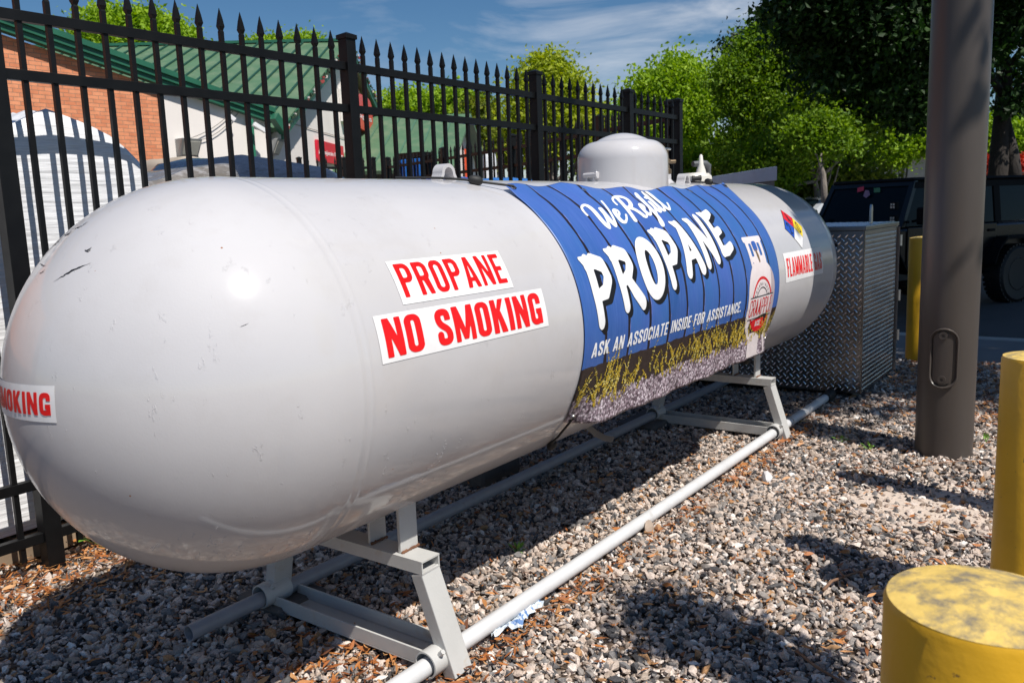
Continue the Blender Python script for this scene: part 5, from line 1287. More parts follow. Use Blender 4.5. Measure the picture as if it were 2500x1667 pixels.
C0 = aty((648, 300), YW)                          # corner between the brick wing and the gable
az = rad(58.47); T_ = Vector((math.sin(az), math.cos(az), 0)); N_ = Vector((-T_.y, T_.x, 0)); NF = -N_
bld = thing('shop_building', 'brick and cream shop with green metal gabled roof and wall signs', 'building', (C0.x, YW, -.2))
zr = lambda x: interp([(2.0, 5.213), (5.35, 4.491), (10.174, 3.451), (10.9, 3.30)], x)   # underside of the raking roof edge
Lx = -9.0
bx = aty((402, 300), YW).x
mb = MB(); mb.prism([(Lx, YW, 1.42), (bx, YW, 1.42), (bx, YW, zr(bx)-.02), (4, YW, zr(4)-.02), (2, YW, zr(2)-.02), (Lx, YW, 6.4)], (0, .3, 0)); mb.build('brick_wall', M['brick'], bld)
mb = MB(); mb.prism([(bx+.002, YW-.01, 2.42), (C0.x, YW-.01, 2.42), (C0.x, YW-.01, zr(C0.x)+.1), (bx+.002, YW-.01, zr(bx)-.02)], (0, .3, 0)); mb.build('cream_wall', M['stucco'], bld)
mb = MB(); mb.box((Lx, YW-.03, -.2), (bx, YW+.3, 1.419)); mb.box((bx+.003, YW-.02, -.2), (C0.x, YW+.28, 2.418)); mb.build('base_wall', M['brown'], bld)
# raking fascia in three ribs with an overhang
def rake(P0, P1, outv, nm='rake_fascia', depth=.25, h=.30, ribs=3, par=None):
    mb = MB(); P0 = Vector(P0); P1 = Vector(P1); d = (P1-P0)
    for i in range(ribs):
        z1 = h-i*h/ribs; z0 = z1-h/ribs+.002; o_ = depth-.045*i
        A = P0+Vector((0, 0, z0)); B = P1+Vector((0, 0, z0)); q = [A, B, B+Vector((0, 0, z1-z0)), A+Vector((0, 0, z1-z0))]
        mb.prism([p+outv*o_ for p in q], -outv*(o_-.003 if i < 3 else o_))
    return mb.build(nm, M['green'], par or bld)
o = rake((2.0, YW, zr(2.0)+.0), (10.55, YW, zr(10.55)), Vector((0, -1, 0)))
rake((Lx, YW, 5.213+11*.18), (2.0-.002, YW, 5.213), Vector((0, -1, 0)))
PK = atp((828, 111), C0, NF); PLe = atp((690, 283), C0, NF); sl_ = (PK.z-PLe.z)/((PK-PLe).dot(T_))
def gp(s, z): return C0+T_*s+Vector((0, 0, z-C0.z))
sP = (PK-C0).dot(T_); z_at = lambda s: PK.z-abs(s-sP)*sl_*(1 if s < sP else .93)
sR = sP*2.35
mb = MB(); mb.prism([gp(0, -.2), gp(sR, -.2), gp(sR, z_at(sR)-.1), gp(sP, PK.z-.1), gp(0, z_at(0)-.1)], N_*.3); mb.build('gable_wall', M['stucco'], bld)
mb = MB(); mb.prism([gp(.0, -.2)+NF*.02, gp(sR, -.2)+NF*.02, gp(sR, 1.9)+NF*.02, gp(.0, 1.9)+NF*.02], N_*.018); mb.build('gable_base', M['brown'], bld)
RD = Vector((-.656, .754, 0)); RL = 8.2
mbr = MB(); hang = .28
ridgeA = PK+NF*hang; ridgeB = PK+RD*RL
eL0 = gp(.18, z_at(.18))+NF*hang; eR0 = gp(sR+.6, z_at(sR+.6))+NF*hang
def roofplane(a, b, c, d_, th=.10):
    n_ = (b-a).cross(d_-a).normalized(); n_ = n_ if n_.z > 0 else -n_
    mb = MB(); mb.prism([a, b, c, d_], n_*th); return mb, n_
lv_ = eL0+RD*(RL+1.0)
mb, nL = roofplane(ridgeA, ridgeB, lv_, eL0); rf = mb.build('roof_slope', M['roof'], bld)
# standing seams run from ridge to eave
mb = MB(); ns_ = 21
for i in range(1, ns_):
    t_ = i/ns_; a = ridgeA.lerp(ridgeB, t_)+nL*.115; b = eL0.lerp(lv_, t_)+nL*.115; mb.bar(a, b, .045, .05, up=nL)
mb.build('standing_seams', M['seam'], rf)
mb = MB(); mb.bar(ridgeA+nL*.12, ridgeB+nL*.12, .22, .07); mb.build('ridge_cap', M['green'], rf)
mb, nR = roofplane(ridgeA, ridgeB, eR0+RD*RL, eR0); rf2 = mb.build('roof_slope', M['roof'], bld)
def rake2(A, B, nm):
    mb = MB(); d = B-A
    for i in range(2):
        up = Vector((0, 0, 1)); q = [A+up*(-.24+.12*i), B+up*(-.24+.12*i), B+up*(-.122+.12*i), A+up*(-.122+.12*i)]
        mb.prism(q, NF*-.06 if i == 0 else NF*-.10)
    return mb.build(nm, M['green'], bld)
o1 = rake2(eL0+NF*.03+Vector((0, 0, .08)), ridgeA+NF*.03+Vector((0, 0, .08)), 'rake_fascia'); o2 = rake2(ridgeA+NF*.03+Vector((0, 0, .08)), eR0+NF*.03+Vector((0, 0, .08)), 'rake_fascia')
# garland of small bulbs on the rakes
def garland(A, B, n_, seed):
    rg = random.Random(seed); mb = MB()
    for i in range(n_):
        p = A.lerp(B, (i+.5)/n_)+Vector((0, 0, .06+rg.uniform(-.05, .05)))+NF*(.05+rg.uniform(0, .04)); s_ = rg.uniform(.018, .032)
        mb.box((p.x-s_, p.y-s_, p.z-s_), (p.x+s_, p.y+s_, p.z+s_), 0 if rg.random() < .55 else (1 if rg.random() < .5 else 2))
    return mb.build('bulb_garland', [pbr('garland_dark', (.03, .06, .03), .7), pbr('garland_red', (.35, .06, .05), .5), pbr('garland_white', (.6, .55, .5), .5)], bld)
garland(eL0, ridgeA, 95, 1); garland(ridgeA, eR0, 120, 2)
# gutter return at the corner, downspout, lights, camera, cables
ec = gp(.1, z_at(.1)); A = ec+NF*hang+Vector((0, 0, .02))
mb = MB(); mb.bar(Vector((10.45, YW-.30, zr(10.45)+.10)), A+Vector((.05, -.05, .02)), .16, .18); mb.build('gutter', M['green'], bld)
dsx = aty((612, 330), YW-.08)
mb = MB(); mb.cbox((dsx.x-.06, YW-.14, -.2), (dsx.x+.06, YW-.03, 3.42), .01); mb.build('downspout', pbr('downspout_green', (.035, .19, .11), .4), bld)
M['lampgrey'] = pbr('floodlight_grey', (.30, .30, .29), .5)
M['lens'] = pbr('frosted_lens', (.55, .53, .45), .3)
def flood(P, out, right, w=.44, h=.33):
    out = Vector(out); right = Vector(right); up = Vector((0, 0, 1)); P = Vector(P)
    def q(a, b, c): return P+right*a+up*b+out*c
    mb = MB()
    # wedge body: deep at the top, shallow at the bottom
    vs = [q(-w/2, -h/2, .002), q(w/2, -h/2, .002), q(w/2, h/2, .002), q(-w/2, h/2, .002), q(-w*.44, -h/2, .10), q(w*.44, -h/2, .10), q(w*.5, h/2, .26), q(-w*.5, h/2, .26)]
    mb.add(vs, [(0, 3, 2, 1), (4, 5, 6, 7), (0, 1, 5, 4), (3, 7, 6, 2), (1, 2, 6, 5), (0, 4, 7, 3)])
    o = mb.build('floodlight', M['lampgrey'], bld, bevel=.01)
    a, b, c, d_ = q(-w*.36, -h*.40, .122), q(w*.36, -h*.40, .122), q(w*.40, h*.34, .243), q(-w*.40, h*.34, .243)
    n_ = (b-a).cross(c-a).normalized(); n_ = n_ if n_.dot(out) > 0 else -n_
    mb = MB(); mb.prism([p_-n_*.0 for p_ in (a, b, c, d_)], n_*.012); mb.build('lens', M['lens'], o)
    return o
flood(aty((453, 362), YW), (0, -1, 0), (1, 0, 0)); flood(atp((660, 360), C0, NF), NF, T_)
p = aty((622, 312), YW-.2)
mb = MB(); mb.bar(Vector((p.x-.1, YW-.30, p.z+.06)), Vector((p.x+.14, YW-.36, p.z-.08)), .09, .09); mb.bar(Vector((p.x, YW-.3, p.z)), Vector((p.x+.1, YW-.02, p.z+.1)), .03); mb.build('security_camera', M['white'], bld, bevel=.01)
p = aty((560, 289), YW-.1)
mb = MB(); mb.bar(Vector((p.x-.05, YW-.15, p.z+.05)), Vector((p.x+.05, YW-.22, p.z-.05)), .08, .08); mb.build('security_camera', M['white'], bld, bevel=.01)
mb = MB(); c1 = aty((585, 255), YW-.04); c2 = aty((440, 345), YW-.04)
for k_, sag in ((0, .12), (1, .20)):
    mb.tube([c1.lerp(c2, i/10)+Vector((.0, -.02, -sag*math.sin(math.pi*i/10)-.12*k_*(1-i/10))) for i in range(11)], .008, 5)
a_ = atp((655, 286), C0, NF)+NF*.02; b__ = atp((965, 374), C0, NF)+NF*.02; mb.tube([a_, b__], .008, 5); mb.build('cables', pbr('cable_grey', (.25, .24, .22), .7), bld)
# wall signs
def wsign(q0, q1, nm, mat_, label, th=.06):
    a = atp(q0, C0, NF); b = atp(q1, C0, NF); s0 = (a-C0).dot(T_); s1 = (b-C0).dot(T_); z1 = a.z; z0 = b.z
    mb = MB(); mb.prism([gp(s0, z0)+NF*.012, gp(s1, z0)+NF*.012, gp(s1, z1)+NF*.012, gp(s0, z1)+NF*.012], NF*th)
    return tag(mb.build(nm, mat_, bld), label), s0, s1, z0, z1
def walltext(text, s0, s1, z0, z1, off, mat_, par, serif=False):
    cu = bpy.data.curves.new('t', 'FONT'); cu.body = text; cu.extrude = .004; cu.align_x = 'LEFT'; to = bpy.data.objects.new('t', cu)
    COL.objects.link(to); bpy.context.view_layer.update(); me = bpy.data.meshes.new_from_object(to.evaluated_get(bpy.context.evaluated_depsgraph_get()))
    V_ = np.array([v.co[:] for v in me.vertices]); x0, y0 = V_[:, 0].min(), V_[:, 1].min(); x1, y1 = V_[:, 0].max(), V_[:, 1].max()
    mb = MB(); mb.v = [tuple(gp(s0+(s1-s0)*(v[0]-x0)/(x1-x0), z0+(z1-z0)*(v[1]-y0)/(y1-y0))+NF*(off+v[2])) for v in V_]; mb.f = [tuple(p.vertices) for p in me.polygons]; mb.mi = [0]*len(mb.f)
    bpy.data.objects.remove(to); bpy.data.curves.remove(cu); bpy.data.meshes.remove(me)
    return mb.build('lettering', mat_, par)
sg, s0, s1, z0, z1 = wsign((767, 341), (835, 405), 'red_sign', [pbr('red_panel', (.66, .005, .035), .4)], 'red wall sign with white lettering Benjamin Moore')
mb = MB()
walltext('Benjamin Moore', s0+(s1-s0)*.13, s1-(s1-s0)*.05, z0+(z1-z0)*.30, z0+(z1-z0)*.58, .075, M['white'], sg)
walltext('A', s0+(s1-s0)*.035, s0+(s1-s0)*.11, z0+(z1-z0)*.34, z0+(z1-z0)*.66, .075, M['white'], sg)
sg, s0, s1, z0, z1 = wsign((862, 362), (930, 418), 'green_sign', [pbr('green_panel', (.006, .16, .10), .4)], 'green wall sign with white script lettering')
walltext('Big Green', s0+.06, s1-.06, z0+(z1-z0)*.50, z1-.12, .075, M['white'], sg); walltext('Egg', s0+(s1-s0)*.3, s0+(s1-s0)*.7, z0+.06, z0+(z1-z0)*.42, .075, M['white'], sg)
a = atp((826, 217), C0, NF); s0 = (a-C0).dot(T_); mb = MB(); b = atp((850, 303), C0, NF); s1 = (b-C0).dot(T_)
mb.prism([gp(s0, b.z)+NF*.01, gp(s0+1.6, b.z)+NF*.01, gp(s0+1.6, a.z)+NF*.01, gp(s0, a.z)+NF*.01], NF*.16); bb = mb.build('sign_box', pbr('sign_box_white', (.74, .72, .68), .6), bld)
cc_ = atp((868, 278), C0, NF); sc_, zc_ = (cc_-C0).dot(T_), cc_.z
rw = .78*abs((atp((893, 278), C0, NF)-C0).dot(T_)-sc_); rh = .5*(atp((868, 234), C0, NF).z-atp((868, 318), C0, NF).z)
mb = MB(); P_ = [gp(sc_+rw*math.copysign(abs(math.cos(a))**.62, math.cos(a)), zc_+rh*math.copysign(abs(math.sin(a))**.62, math.sin(a)))+NF*.18 for a in [2*math.pi*i/40 for i in range(40)]]
mb.prism(P_, NF*.10); o = tag(mb.build('oval_sign', pbr('orange_red_panel', (.72, .055, .03), .35, coat=.3), bld), 'rounded orange red sign on the gable')
walltext('signs', sc_-rw*.8, sc_+rw*.8, zc_-rh*.45, zc_-rh*.10, .285, M['white'], o)

# second gabled building farther off
PB = atd((1120, 287), 27.); b2 = thing('far_shop_building', 'second cream gabled building with green roof seen beyond the shop', 'building', (PB.x, PB.y, -.2))
def g2p(q): return atp(q, PB, NF)
lb = g2p((1096, 352)); rb = g2p((1163, 404)); slp = (PB.z-lb.z)/((PB-lb).length+1e-6)
lw_ = PB-T_*6+Vector((0, 0, -6*((PB.z-lb.z)/abs((PB-lb).dot(T_)))))
dl_ = abs((PB-lb).dot(T_)); kz = (PB.z-lb.z)/dl_
def q2(s, z): return Vector((PB.x, PB.y, 0))+T_*s+Vector((0, 0, z))
kz2 = (PB.z-rb.z)/abs((rb-PB).dot(T_))
mb = MB(); mb.prism([q2(-dl_*1.7, -.2), q2(5.2, -.2), q2(5.2, PB.z-5.2*kz2), q2(0, PB.z-.05), q2(-dl_*1.7, PB.z-dl_*1.7*kz)], N_*.3); mb.build('gable_wall', M['stucco'], b2)
mb, n3 = roofplane(q2(0, PB.z)+NF*.4, q2(0, PB.z)+RD*9, q2(-dl_*1.9, PB.z-dl_*1.9*kz)+RD*9, q2(-dl_*1.9, PB.z-dl_*1.9*kz)+NF*.4); r3_ = mb.build('roof_slope', M['roof'], b2)
mb = MB()
for i in range(1, 17):
    t_ = i/17; a = (q2(0, PB.z)+NF*.4).lerp(q2(0, PB.z)+RD*9, t_)+n3*.11; b = (q2(-dl_*1.9, PB.z-dl_*1.9*kz)+NF*.4).lerp(q2(-dl_*1.9, PB.z-dl_*1.9*kz)+RD*9, t_)+n3*.11; mb.bar(a, b, .05, .03, up=n3)
mb.build('standing_seams', pbr('seam_mid_green', (.07, .16, .10), .5), r3_)
mb, n4 = roofplane(q2(0, PB.z)+NF*.4, q2(0, PB.z)+RD*9, q2(5.6, PB.z-5.6*kz2)+RD*9, q2(5.6, PB.z-5.6*kz2)+NF*.4); mb.build('roof_slope', M['roof'], b2)
_NF, _C0 = NF, C0
mb = MB(); A_ = q2(.6, PB.z-.95)+NF*.05
for k_ in range(4):
    mb.prism([A_+T_*(.25*k_)+Vector((0, 0, -1.1-.25*k_)), A_+T_*(.25*k_+.15)+Vector((0, 0, -1.1-.25*k_)), A_+T_*(.25*k_+.15)+Vector((0, 0, -.15*k_)), A_+T_*(.25*k_)+Vector((0, 0, -.15*k_))], NF*.08)
mb.build('red_letters', pbr('red_letters', (.72, .09, .03), .4), b2)
# low cream building far to the right
A = atz((2190, 424), -.2) if False else atd((2150, 424), 34); B = atd((2470, 404), 30); 
b3 = thing('low_building', 'low cream walled building with brown roof edge far behind the parked car', 'building', (A.x, A.y, -.2))
zt = atd((2250, 383), 32.5).z; d = B-A; d.z = 0; dn = d.normalized(); nn = Vector((-dn.y, dn.x, 0)); nn = nn if nn.x > 0 else -nn
A2 = Vector((A.x, A.y, 0))-dn*6; B2 = Vector((B.x, B.y, 0))+dn*10
mb = MB(); mb.prism([A2+Vector((0, 0, -.2)), B2+Vector((0, 0, -.2)), B2+Vector((0, 0, zt)), A2+Vector((0, 0, zt))], nn*6); mb.build('wall', pbr('pale_render', (.70, .58, .46), .9), b3)
mb = MB(); mb.prism([A2-nn*.2+Vector((0, 0, zt+.002)), B2-nn*.2+Vector((0, 0, zt+.002)), B2-nn*.2+Vector((0, 0, zt+.16)), A2-nn*.2+Vector((0, 0, zt+.16))], nn*6.4); mb.build('roof_edge', M['brown'], b3)

# ------------------------------------------------------------------ the parked off-road car
def car_paint(name, col): return pbr(name, col, .22, var=.1, coat=.8, spec=.5, rvar=.03)
M['carblack'] = pbr('black_car_paint', (.004, .005, .007), .28, var=.1, coat=.25, spec=.25, rvar=.03); M['trimblack'] = pbr('textured_trim', (.005, .005, .0055), .75, bump=.3, bscale=200, spec=.15)
def glass_mat():
    mt, t, b = newmat('dark_glass'); b.inputs['Base Color'].default_value = (.004, .009, .012, 1); b.inputs['Roughness'].default_value = .06; b.inputs['Specular IOR Level'].default_value = .10; return mt
M['glass'] = glass_mat()
jp = thing('offroad_car', 'black boxy off-road car parked in the shade behind the lamp post', 'car', (0, 0, -.17), 0)
P1 = Vector((10.43, .38, 0)); W_ = Vector((12.43, -.62, 0)); U_ = (P1-W_).normalized(); LFT = Vector((-U_.y, U_.x, 0))
if LFT.y > 0: LFT = -LFT
org = W_+U_*1.475-LFT*.80; org.z = -.17
jp.location = org; ang = math.atan2(U_.y, U_.x); jp.rotation_euler = (0, 0, ang)
flip = 1 if Vector((-U_.y, U_.x, 0)).dot(LFT) > 0 else -1
ORG[jp.name] = (Vector((0, 0, 0)), 0.)
# everything below is in the car's own frame: x forward, y left, z up from the tarmac
def J(mb, nm, mat_, par=None, **kw): return mb.build(nm, mat_, par or jp, **kw)
def jbox(nm, a, b, mat_, par=None, c=.02, **kw):
    mb = MB(); mb.cbox(a, b, c); return J(mb, nm, mat_, par, smooth=True, auto=30, **kw)
body = jbox('body', (-2.02, -.76, .58), (.86, .76, 1.13), M['carblack'], c=.05)
hood = MB(); hood.prism([(.86, -.70, .62), (2.02, -.60, .62), (2.02, -.60, 1.02), (1.95, -.60, 1.10), (.86, -.70, 1.19)], (0, .001, 0)) if False else None
mb = MB(); vs = [(.861, -.72, .62), (2.02, -.56, .62), (2.02, -.56, 1.04), (1.92, -.56, 1.10), (.861, -.72, 1.18), (.861, .72, .62), (2.02, .56, .62), (2.02, .56, 1.04), (1.92, .56, 1.10), (.861, .72, 1.18)]
mb.add(vs, [(0, 1, 2, 3, 4), (9, 8, 7, 6, 5), (0, 5, 6, 1), (1, 6, 7, 2), (2, 7, 8, 3), (3, 8, 9, 4), (4, 9, 5, 0)]); J(mb, 'hood', M['carblack'], bevel=.02)
mb = MB()
for k in range(7): mb.box((2.021, -.36+k*.11, .70), (2.035, -.30+k*.11, 1.0))
J(mb, 'grille', M['trimblack'])
for s in (-1, 1):
    mb = MB(); mb.lathe([(.09, 2.021), (.09, 2.05), (.06, 2.058), (1e-4, 2.06)], (0, s*.46, .88), 'x', 20); J(mb, 'headlight', M['lens'], smooth=True, auto=40)
jbox('bumper', (2.05, -.85, .55), (2.25, .85, .72), M['trimblack']); jbox('bumper', (-2.22, -.85, .55), (-2.03, .85, .72), M['trimblack'])
# cabin
xA, xW = .78, .52
def cab_y(z): return .73-.10*(z-1.13)
mb = MB(); zt_, zb_ = 1.80, 1.131
# hardtop roof slab
mb.cbox((-2.02, -.665, 1.705), (.50, .665, 1.765), .03); J(mb, 'roof', M['trimblack'], smooth=True, auto=30)
# windscreen frame
def quad_prism(P, v, nm, mat_, par=None, bevel=0):
    mb = MB(); mb.prism(P, v); return J(mb, nm, mat_, par, bevel=bevel)
def ws(y, t): return (xA-.30*t, y*(1-.085*t), 1.135+.585*t)
fr_ = MB()
for s in (-1, 1): fr_.prism([ws(s*.74, 0), ws(s*.66, 0), ws(s*.66, 1), ws(s*.74, 1)], (-.06, 0, 0))
fr_.prism([ws(-.659, .90), ws(.659, .90), ws(.659, 1), ws(-.659, 1)], (-.06, 0, 0)); fr_.prism([ws(-.659, 0), ws(.659, 0), ws(.659, .07), ws(-.659, .07)], (-.06, 0, 0)); wf = J(fr_, 'windscreen_frame', M['carblack'])
quad_prism([Vector(ws(-.655, .075))-Vector((.02, 0, 0)), Vector(ws(.655, .075))-Vector((.02, 0, 0)), Vector(ws(.655, .895))-Vector((.02, 0, 0)), Vector(ws(-.655, .895))-Vector((.02, 0, 0))], (-.01, 0, 0), 'windscreen', M['glass'], wf)
for y0 in (.12, -.50):
    mb = MB(); mb.tube([Vector(ws(y0+.30, .02))+Vector((.03, 0, 0)), Vector(ws(y0, .10))+Vector((.02, 0, 0)), Vector(ws(y0-.22, .18))+Vector((.01, 0, 0))], .010, 6); J(mb, 'wiper', M['trimblack'])
mb = MB(); c_ = Vector(ws(.10, .78))+Vector((-.004, 0, 0)); mb.prism([c_, c_+Vector((0, .10, 0)), c_+Vector((0, .10, .06)), c_+Vector((0, 0, .06))], (-.003, 0, 0)); J(mb, 'windscreen_sticker', pbr('green_sticker', (.02, .22, .12), .5), wf)
mb = MB(); c_ = Vector(ws(-.20, .80))+Vector((-.004, 0, 0)); mb.prism([c_, c_+Vector((0, .11, .02)), c_+Vector((0, .11, .08)), c_+Vector((0, 0, .06))], (-.003, 0, 0)); J(mb, 'windscreen_sticker', pbr('pink_sticker', (.50, .03, .10), .5), wf)
mb = MB(); c_ = Vector(ws(-.05, .66))+Vector((-.004, 0, 0)); mb.prism([c_+Vector((0, 0, .03)), c_+Vector((0, .05, .0)), c_+Vector((0, .11, .04)), c_+Vector((0, .09, .10)), c_+Vector((0, .03, .11))], (-.003, 0, 0)); J(mb, 'windscreen_sticker', pbr('lilac_sticker', (.25, .2, .34), .5), wf)
# sides: pillars and windows
for s in (-1, 1):
    y = lambda z: s*(.745-.11*(z-1.13))
    def sp(xs0, xs1, nm, mat_, zz0=1.135, zz1=1.705, off=0., par=None, th=.03):
        P = [(xs0, y(zz0)+s*off, zz0), (xs1, y(zz0)+s*off, zz0), (xs1 if xs1 < .5 else xs1-.28*((zz1-zz0)/.655), y(zz1)+s*off, zz1), (xs0, y(zz1)+s*off, zz1)]
        return quad_prism(P, (0, -s*th, 0), nm, mat_, par)
    sp(-2.02, .50, 'side_panel', M['trimblack'], off=-.012, th=.02) if False else None
    sp(-.32, -.42+.02, 'pillar', M['carblack']); sp(-1.25, -1.12, 'pillar', M['trimblack']); sp(-2.02, -1.93, 'pillar', M['trimblack'])
    sp(-2.02, .50, 'header', M['trimblack'], 1.625, 1.705, .002)
    for a_, b_, nm in ((-.31, .72, 'door'), (-1.11, -.42, 'door')):
        P = [(a_+.01, s*.762, .62), (b_-.01, s*.762, .62), (b_-.01, s*.762, 1.12), (a_+.01, s*.762, 1.12)]
        dr = quad_prism(P, (0, s*.018, 0), nm, M['carblack'], bevel=.006)
        sp(a_+.02, b_-.02, 'window', M['glass'], 1.14, 1.623, -.006, dr, .01)
        mb = MB(); mb.cbox((a_+.06, min(s*.781, s*.80), 1.01), (a_+.20, max(s*.781, s*.80), 1.045), .006); J(mb, 'handle', M['trimblack'], dr)
    sp(-1.92, -1.26, 'window', M['glass'], 1.14, 1.623, -.006, None, .01)
quad_prism([(-2.021, -.66, 1.14), (-2.021, .66, 1.14), (-2.021, .62, 1.70), (-2.021, -.62, 1.70)], (.02, 0, 0), 'rear_window', M['glass'])
# fender flares and wheels
def wheel(x, s):
    w = MB(); y0, y1 = (.62, .90); R_ = .405; prof_ = [(.235, y0), (.36, y0), (R_-.01, y0+.03), (R_, y0+.06), (R_, y1-.06), (R_-.01, y1-.03), (.36, y1), (.235, y1-.01)]
    cx_ = (x, 0, R_-.005); w.lathe([(r_, s*q_) for r_, q_ in prof_], cx_, 'y', 40)
    for k in range(36):
        a = 2*math.pi*k/36
        for q_ in (-1, 1):
            c__ = Vector((x+(R_+.004)*math.sin(a), s*(.76+q_*.07), R_-.005+(R_+.004)*math.cos(a))); Mx = Matrix.Translation(c__)@Matrix.Rotation(a, 4, 'Y')
            w.box((-.022, -.055, -.012), (.022, .055, .010), M=Mx)
    wh = J(w, 'wheel', M['rubber'], smooth=True, auto=35)
    r_ = MB(); r_.lathe([(.236, s*.885), (.225, s*.895), (.215, s*.88), (.205, s*.80), (.06, s*.79), (.05, s*.83), (1e-4, s*.835)], cx_, 'y', 32)
    for k in range(8):
        a = 2*math.pi*k/8; d1 = Vector((math.sin(a), 0, math.cos(a))); c__ = Vector((x, s*.83, R_)); r_.bar(c__+d1*.05, c__+d1*.215+Vector((0, s*.03, 0)), .04, .02, up=(0, 1, 0))
    for k in range(24):
        a = 2*math.pi*k/24; p_ = Vector((x+.223*math.sin(a), s*.897, R_-.005+.223*math.cos(a))); r_.box((p_.x-.006, p_.y-.004, p_.z-.006), (p_.x+.006, p_.y+.004, p_.z+.006))
    J(r_, 'rim', pbr('dark_rim', (.05, .05, .05), .35, metal=.6), wh, smooth=True, auto=35)
    f_ = MB()
    P_ = [(-.62, .58), (-.50, .74), (-.36, .94), (.34, .94), (.50, .80), (.60, .60)]
    for (xa, za), (xb, zb2) in zip(P_, P_[1:]):
        f_.prism([(x+xa, s*.70, za), (x+xb, s*.70, zb2), (x+xb, s*.93, zb2-.01), (x+xa, s*.93, za-.01)], (0, 0, -.035))
    J(f_, 'fender_flare', M['trimblack'])
for x in (1.475, -1.475):
    for s in (-1, 1): wheel(x, s)
mb = MB()
for x in (1.475, -1.475): mb.box((x-.5, -.60, .40), (x+.5, .60, .62))
mb.box((-2.0, -.55, .42), (1.9, .55, .60)); J(mb, 'underbody', M['rubber'])
for s in (-1, 1):
    m1 = MB(); m1.cbox((.56, min(s*.84, s*1.02), 1.16), (.66, max(s*.84, s*1.02), 1.38), .02); m1.bar((.61, s*.76, 1.20), (.61, s*.86, 1.22), .03); J(m1, 'mirror', M['trimblack'], smooth=True, auto=35)
    for z_ in (1.19, 1.36):
        m1 = MB(); m1.cbox((.86, min(s*.66, s*.76), z_), (.93, max(s*.66, s*.76), z_+.10), .01); lt_ = J(m1, 'spot_lamp', M['trimblack'])
        m1 = MB()
        for a_ in (0, 1):
            for b_ in (0, 1): yy_ = s*(.68+.035*a_); m1.box((.931, min(yy_, yy_+s*.025), z_+.02+.035*b_), (.934, max(yy_, yy_+s*.025), z_+.045+.035*b_))
        J(m1, 'lamp_lens', M['lens'], lt_)
# flag decal ahead of the door: stripes and canton
yl = flip*.7205
fl = MB(); fx0, fz0, fw, fh = .95, .98, .34, .19
for k in range(13):
    a = fz0+fh*k/13; P = [(fx0, 0, a), (fx0+fw, 0, a), (fx0+fw, 0, a+fh/13-.0006), (fx0, 0, a+fh/13-.0006)]
    fl.add([(p[0], flip*(.745-.14*(p[0]-.86)), p[2]) for p in P], [(0, 1, 2, 3)], 0 if k % 2 == 0 else 1)
P = [(fx0+fw*.62, fz0+fh*6/13), (fx0+fw, fz0+fh*6/13), (fx0+fw, fz0+fh), (fx0+fw*.62, fz0+fh)]
fl.add([(p[0], flip*(.7475-.14*(p[0]-.86)), p[1]) for p in P], [(0, 1, 2, 3)], 2)
J(fl, 'flag_decal', [pbr('flag_red', (.30, .03, .05), .5), pbr('flag_white', (.45, .42, .42), .5), pbr('flag_blue', (.03, .05, .14), .5)])
mb = MB(); mb.lathe([(.06, flip*.735), (.05, flip*.745), (1e-4, flip*.746)], (1.10, 0, .86), 'y', 20); J(mb, 'badge', pbr('round_badge', (.22, .25, .28), .4))

# other cars, mostly hidden
def sedan(label, loc, rz, paint):
    e = thing('parked_car', label, 'car', loc, rz, 'ordinary cars parked beyond the off-road car'); ORG[e.name] = (Vector((0, 0, 0)), 0.)
    side = [(-2.2, .35), (2.2, .35), (2.25, .62), (2.1, .78), (1.15, .92), (.55, 1.34), (-.75, 1.40), (-1.5, 1.02), (-2.15, .95), (-2.25, .7)]
    mb = MB(); mb.prism([(x, -.86, z) for x, z in side], (0, 1.72, 0)); mb.build('body', paint, e, bevel=.06)
    for s in (-1, 1):
        mb = MB(); mb.prism([(-1.35, s*.862, .98), (.98, s*.862, .96), (.52, s*.862, 1.27), (-.72, s*.862, 1.33)], (0, s*.006, 0)); mb.build('side_window', M['glass'], e)
        for x in (-1.4, 1.35):
            mb = MB(); mb.lathe([(.20, s*.70), (.32, s*.70), (.33, s*.74), (.33, s*.86), (.30, s*.88), (.2, s*.875), (.02, s*.86)], (x, 0, .32), 'y', 28); w_ = mb.build('wheel', M['rubber'], e, smooth=True, auto=40)
    mb = MB(); mb.prism([(1.12, -.74, .955), (1.12, .74, .955), (.60, .68, 1.325), (.60, -.68, 1.325)], (.02, 0, .02)); mb.build('windscreen', M['glass'], e)
    return e
p = atz((1868, 530), -.17)
sedan('silver car, only a sliver showing left of the off-road car', (15.1, 2.95, .02), ang, car_paint('silver_paint', (.50, .52, .54)))
sedan('grey car at the far right edge behind the off-road car', (19.5, -1.55, -.17), ang, car_paint('grey_paint', (.20, .23, .24)))

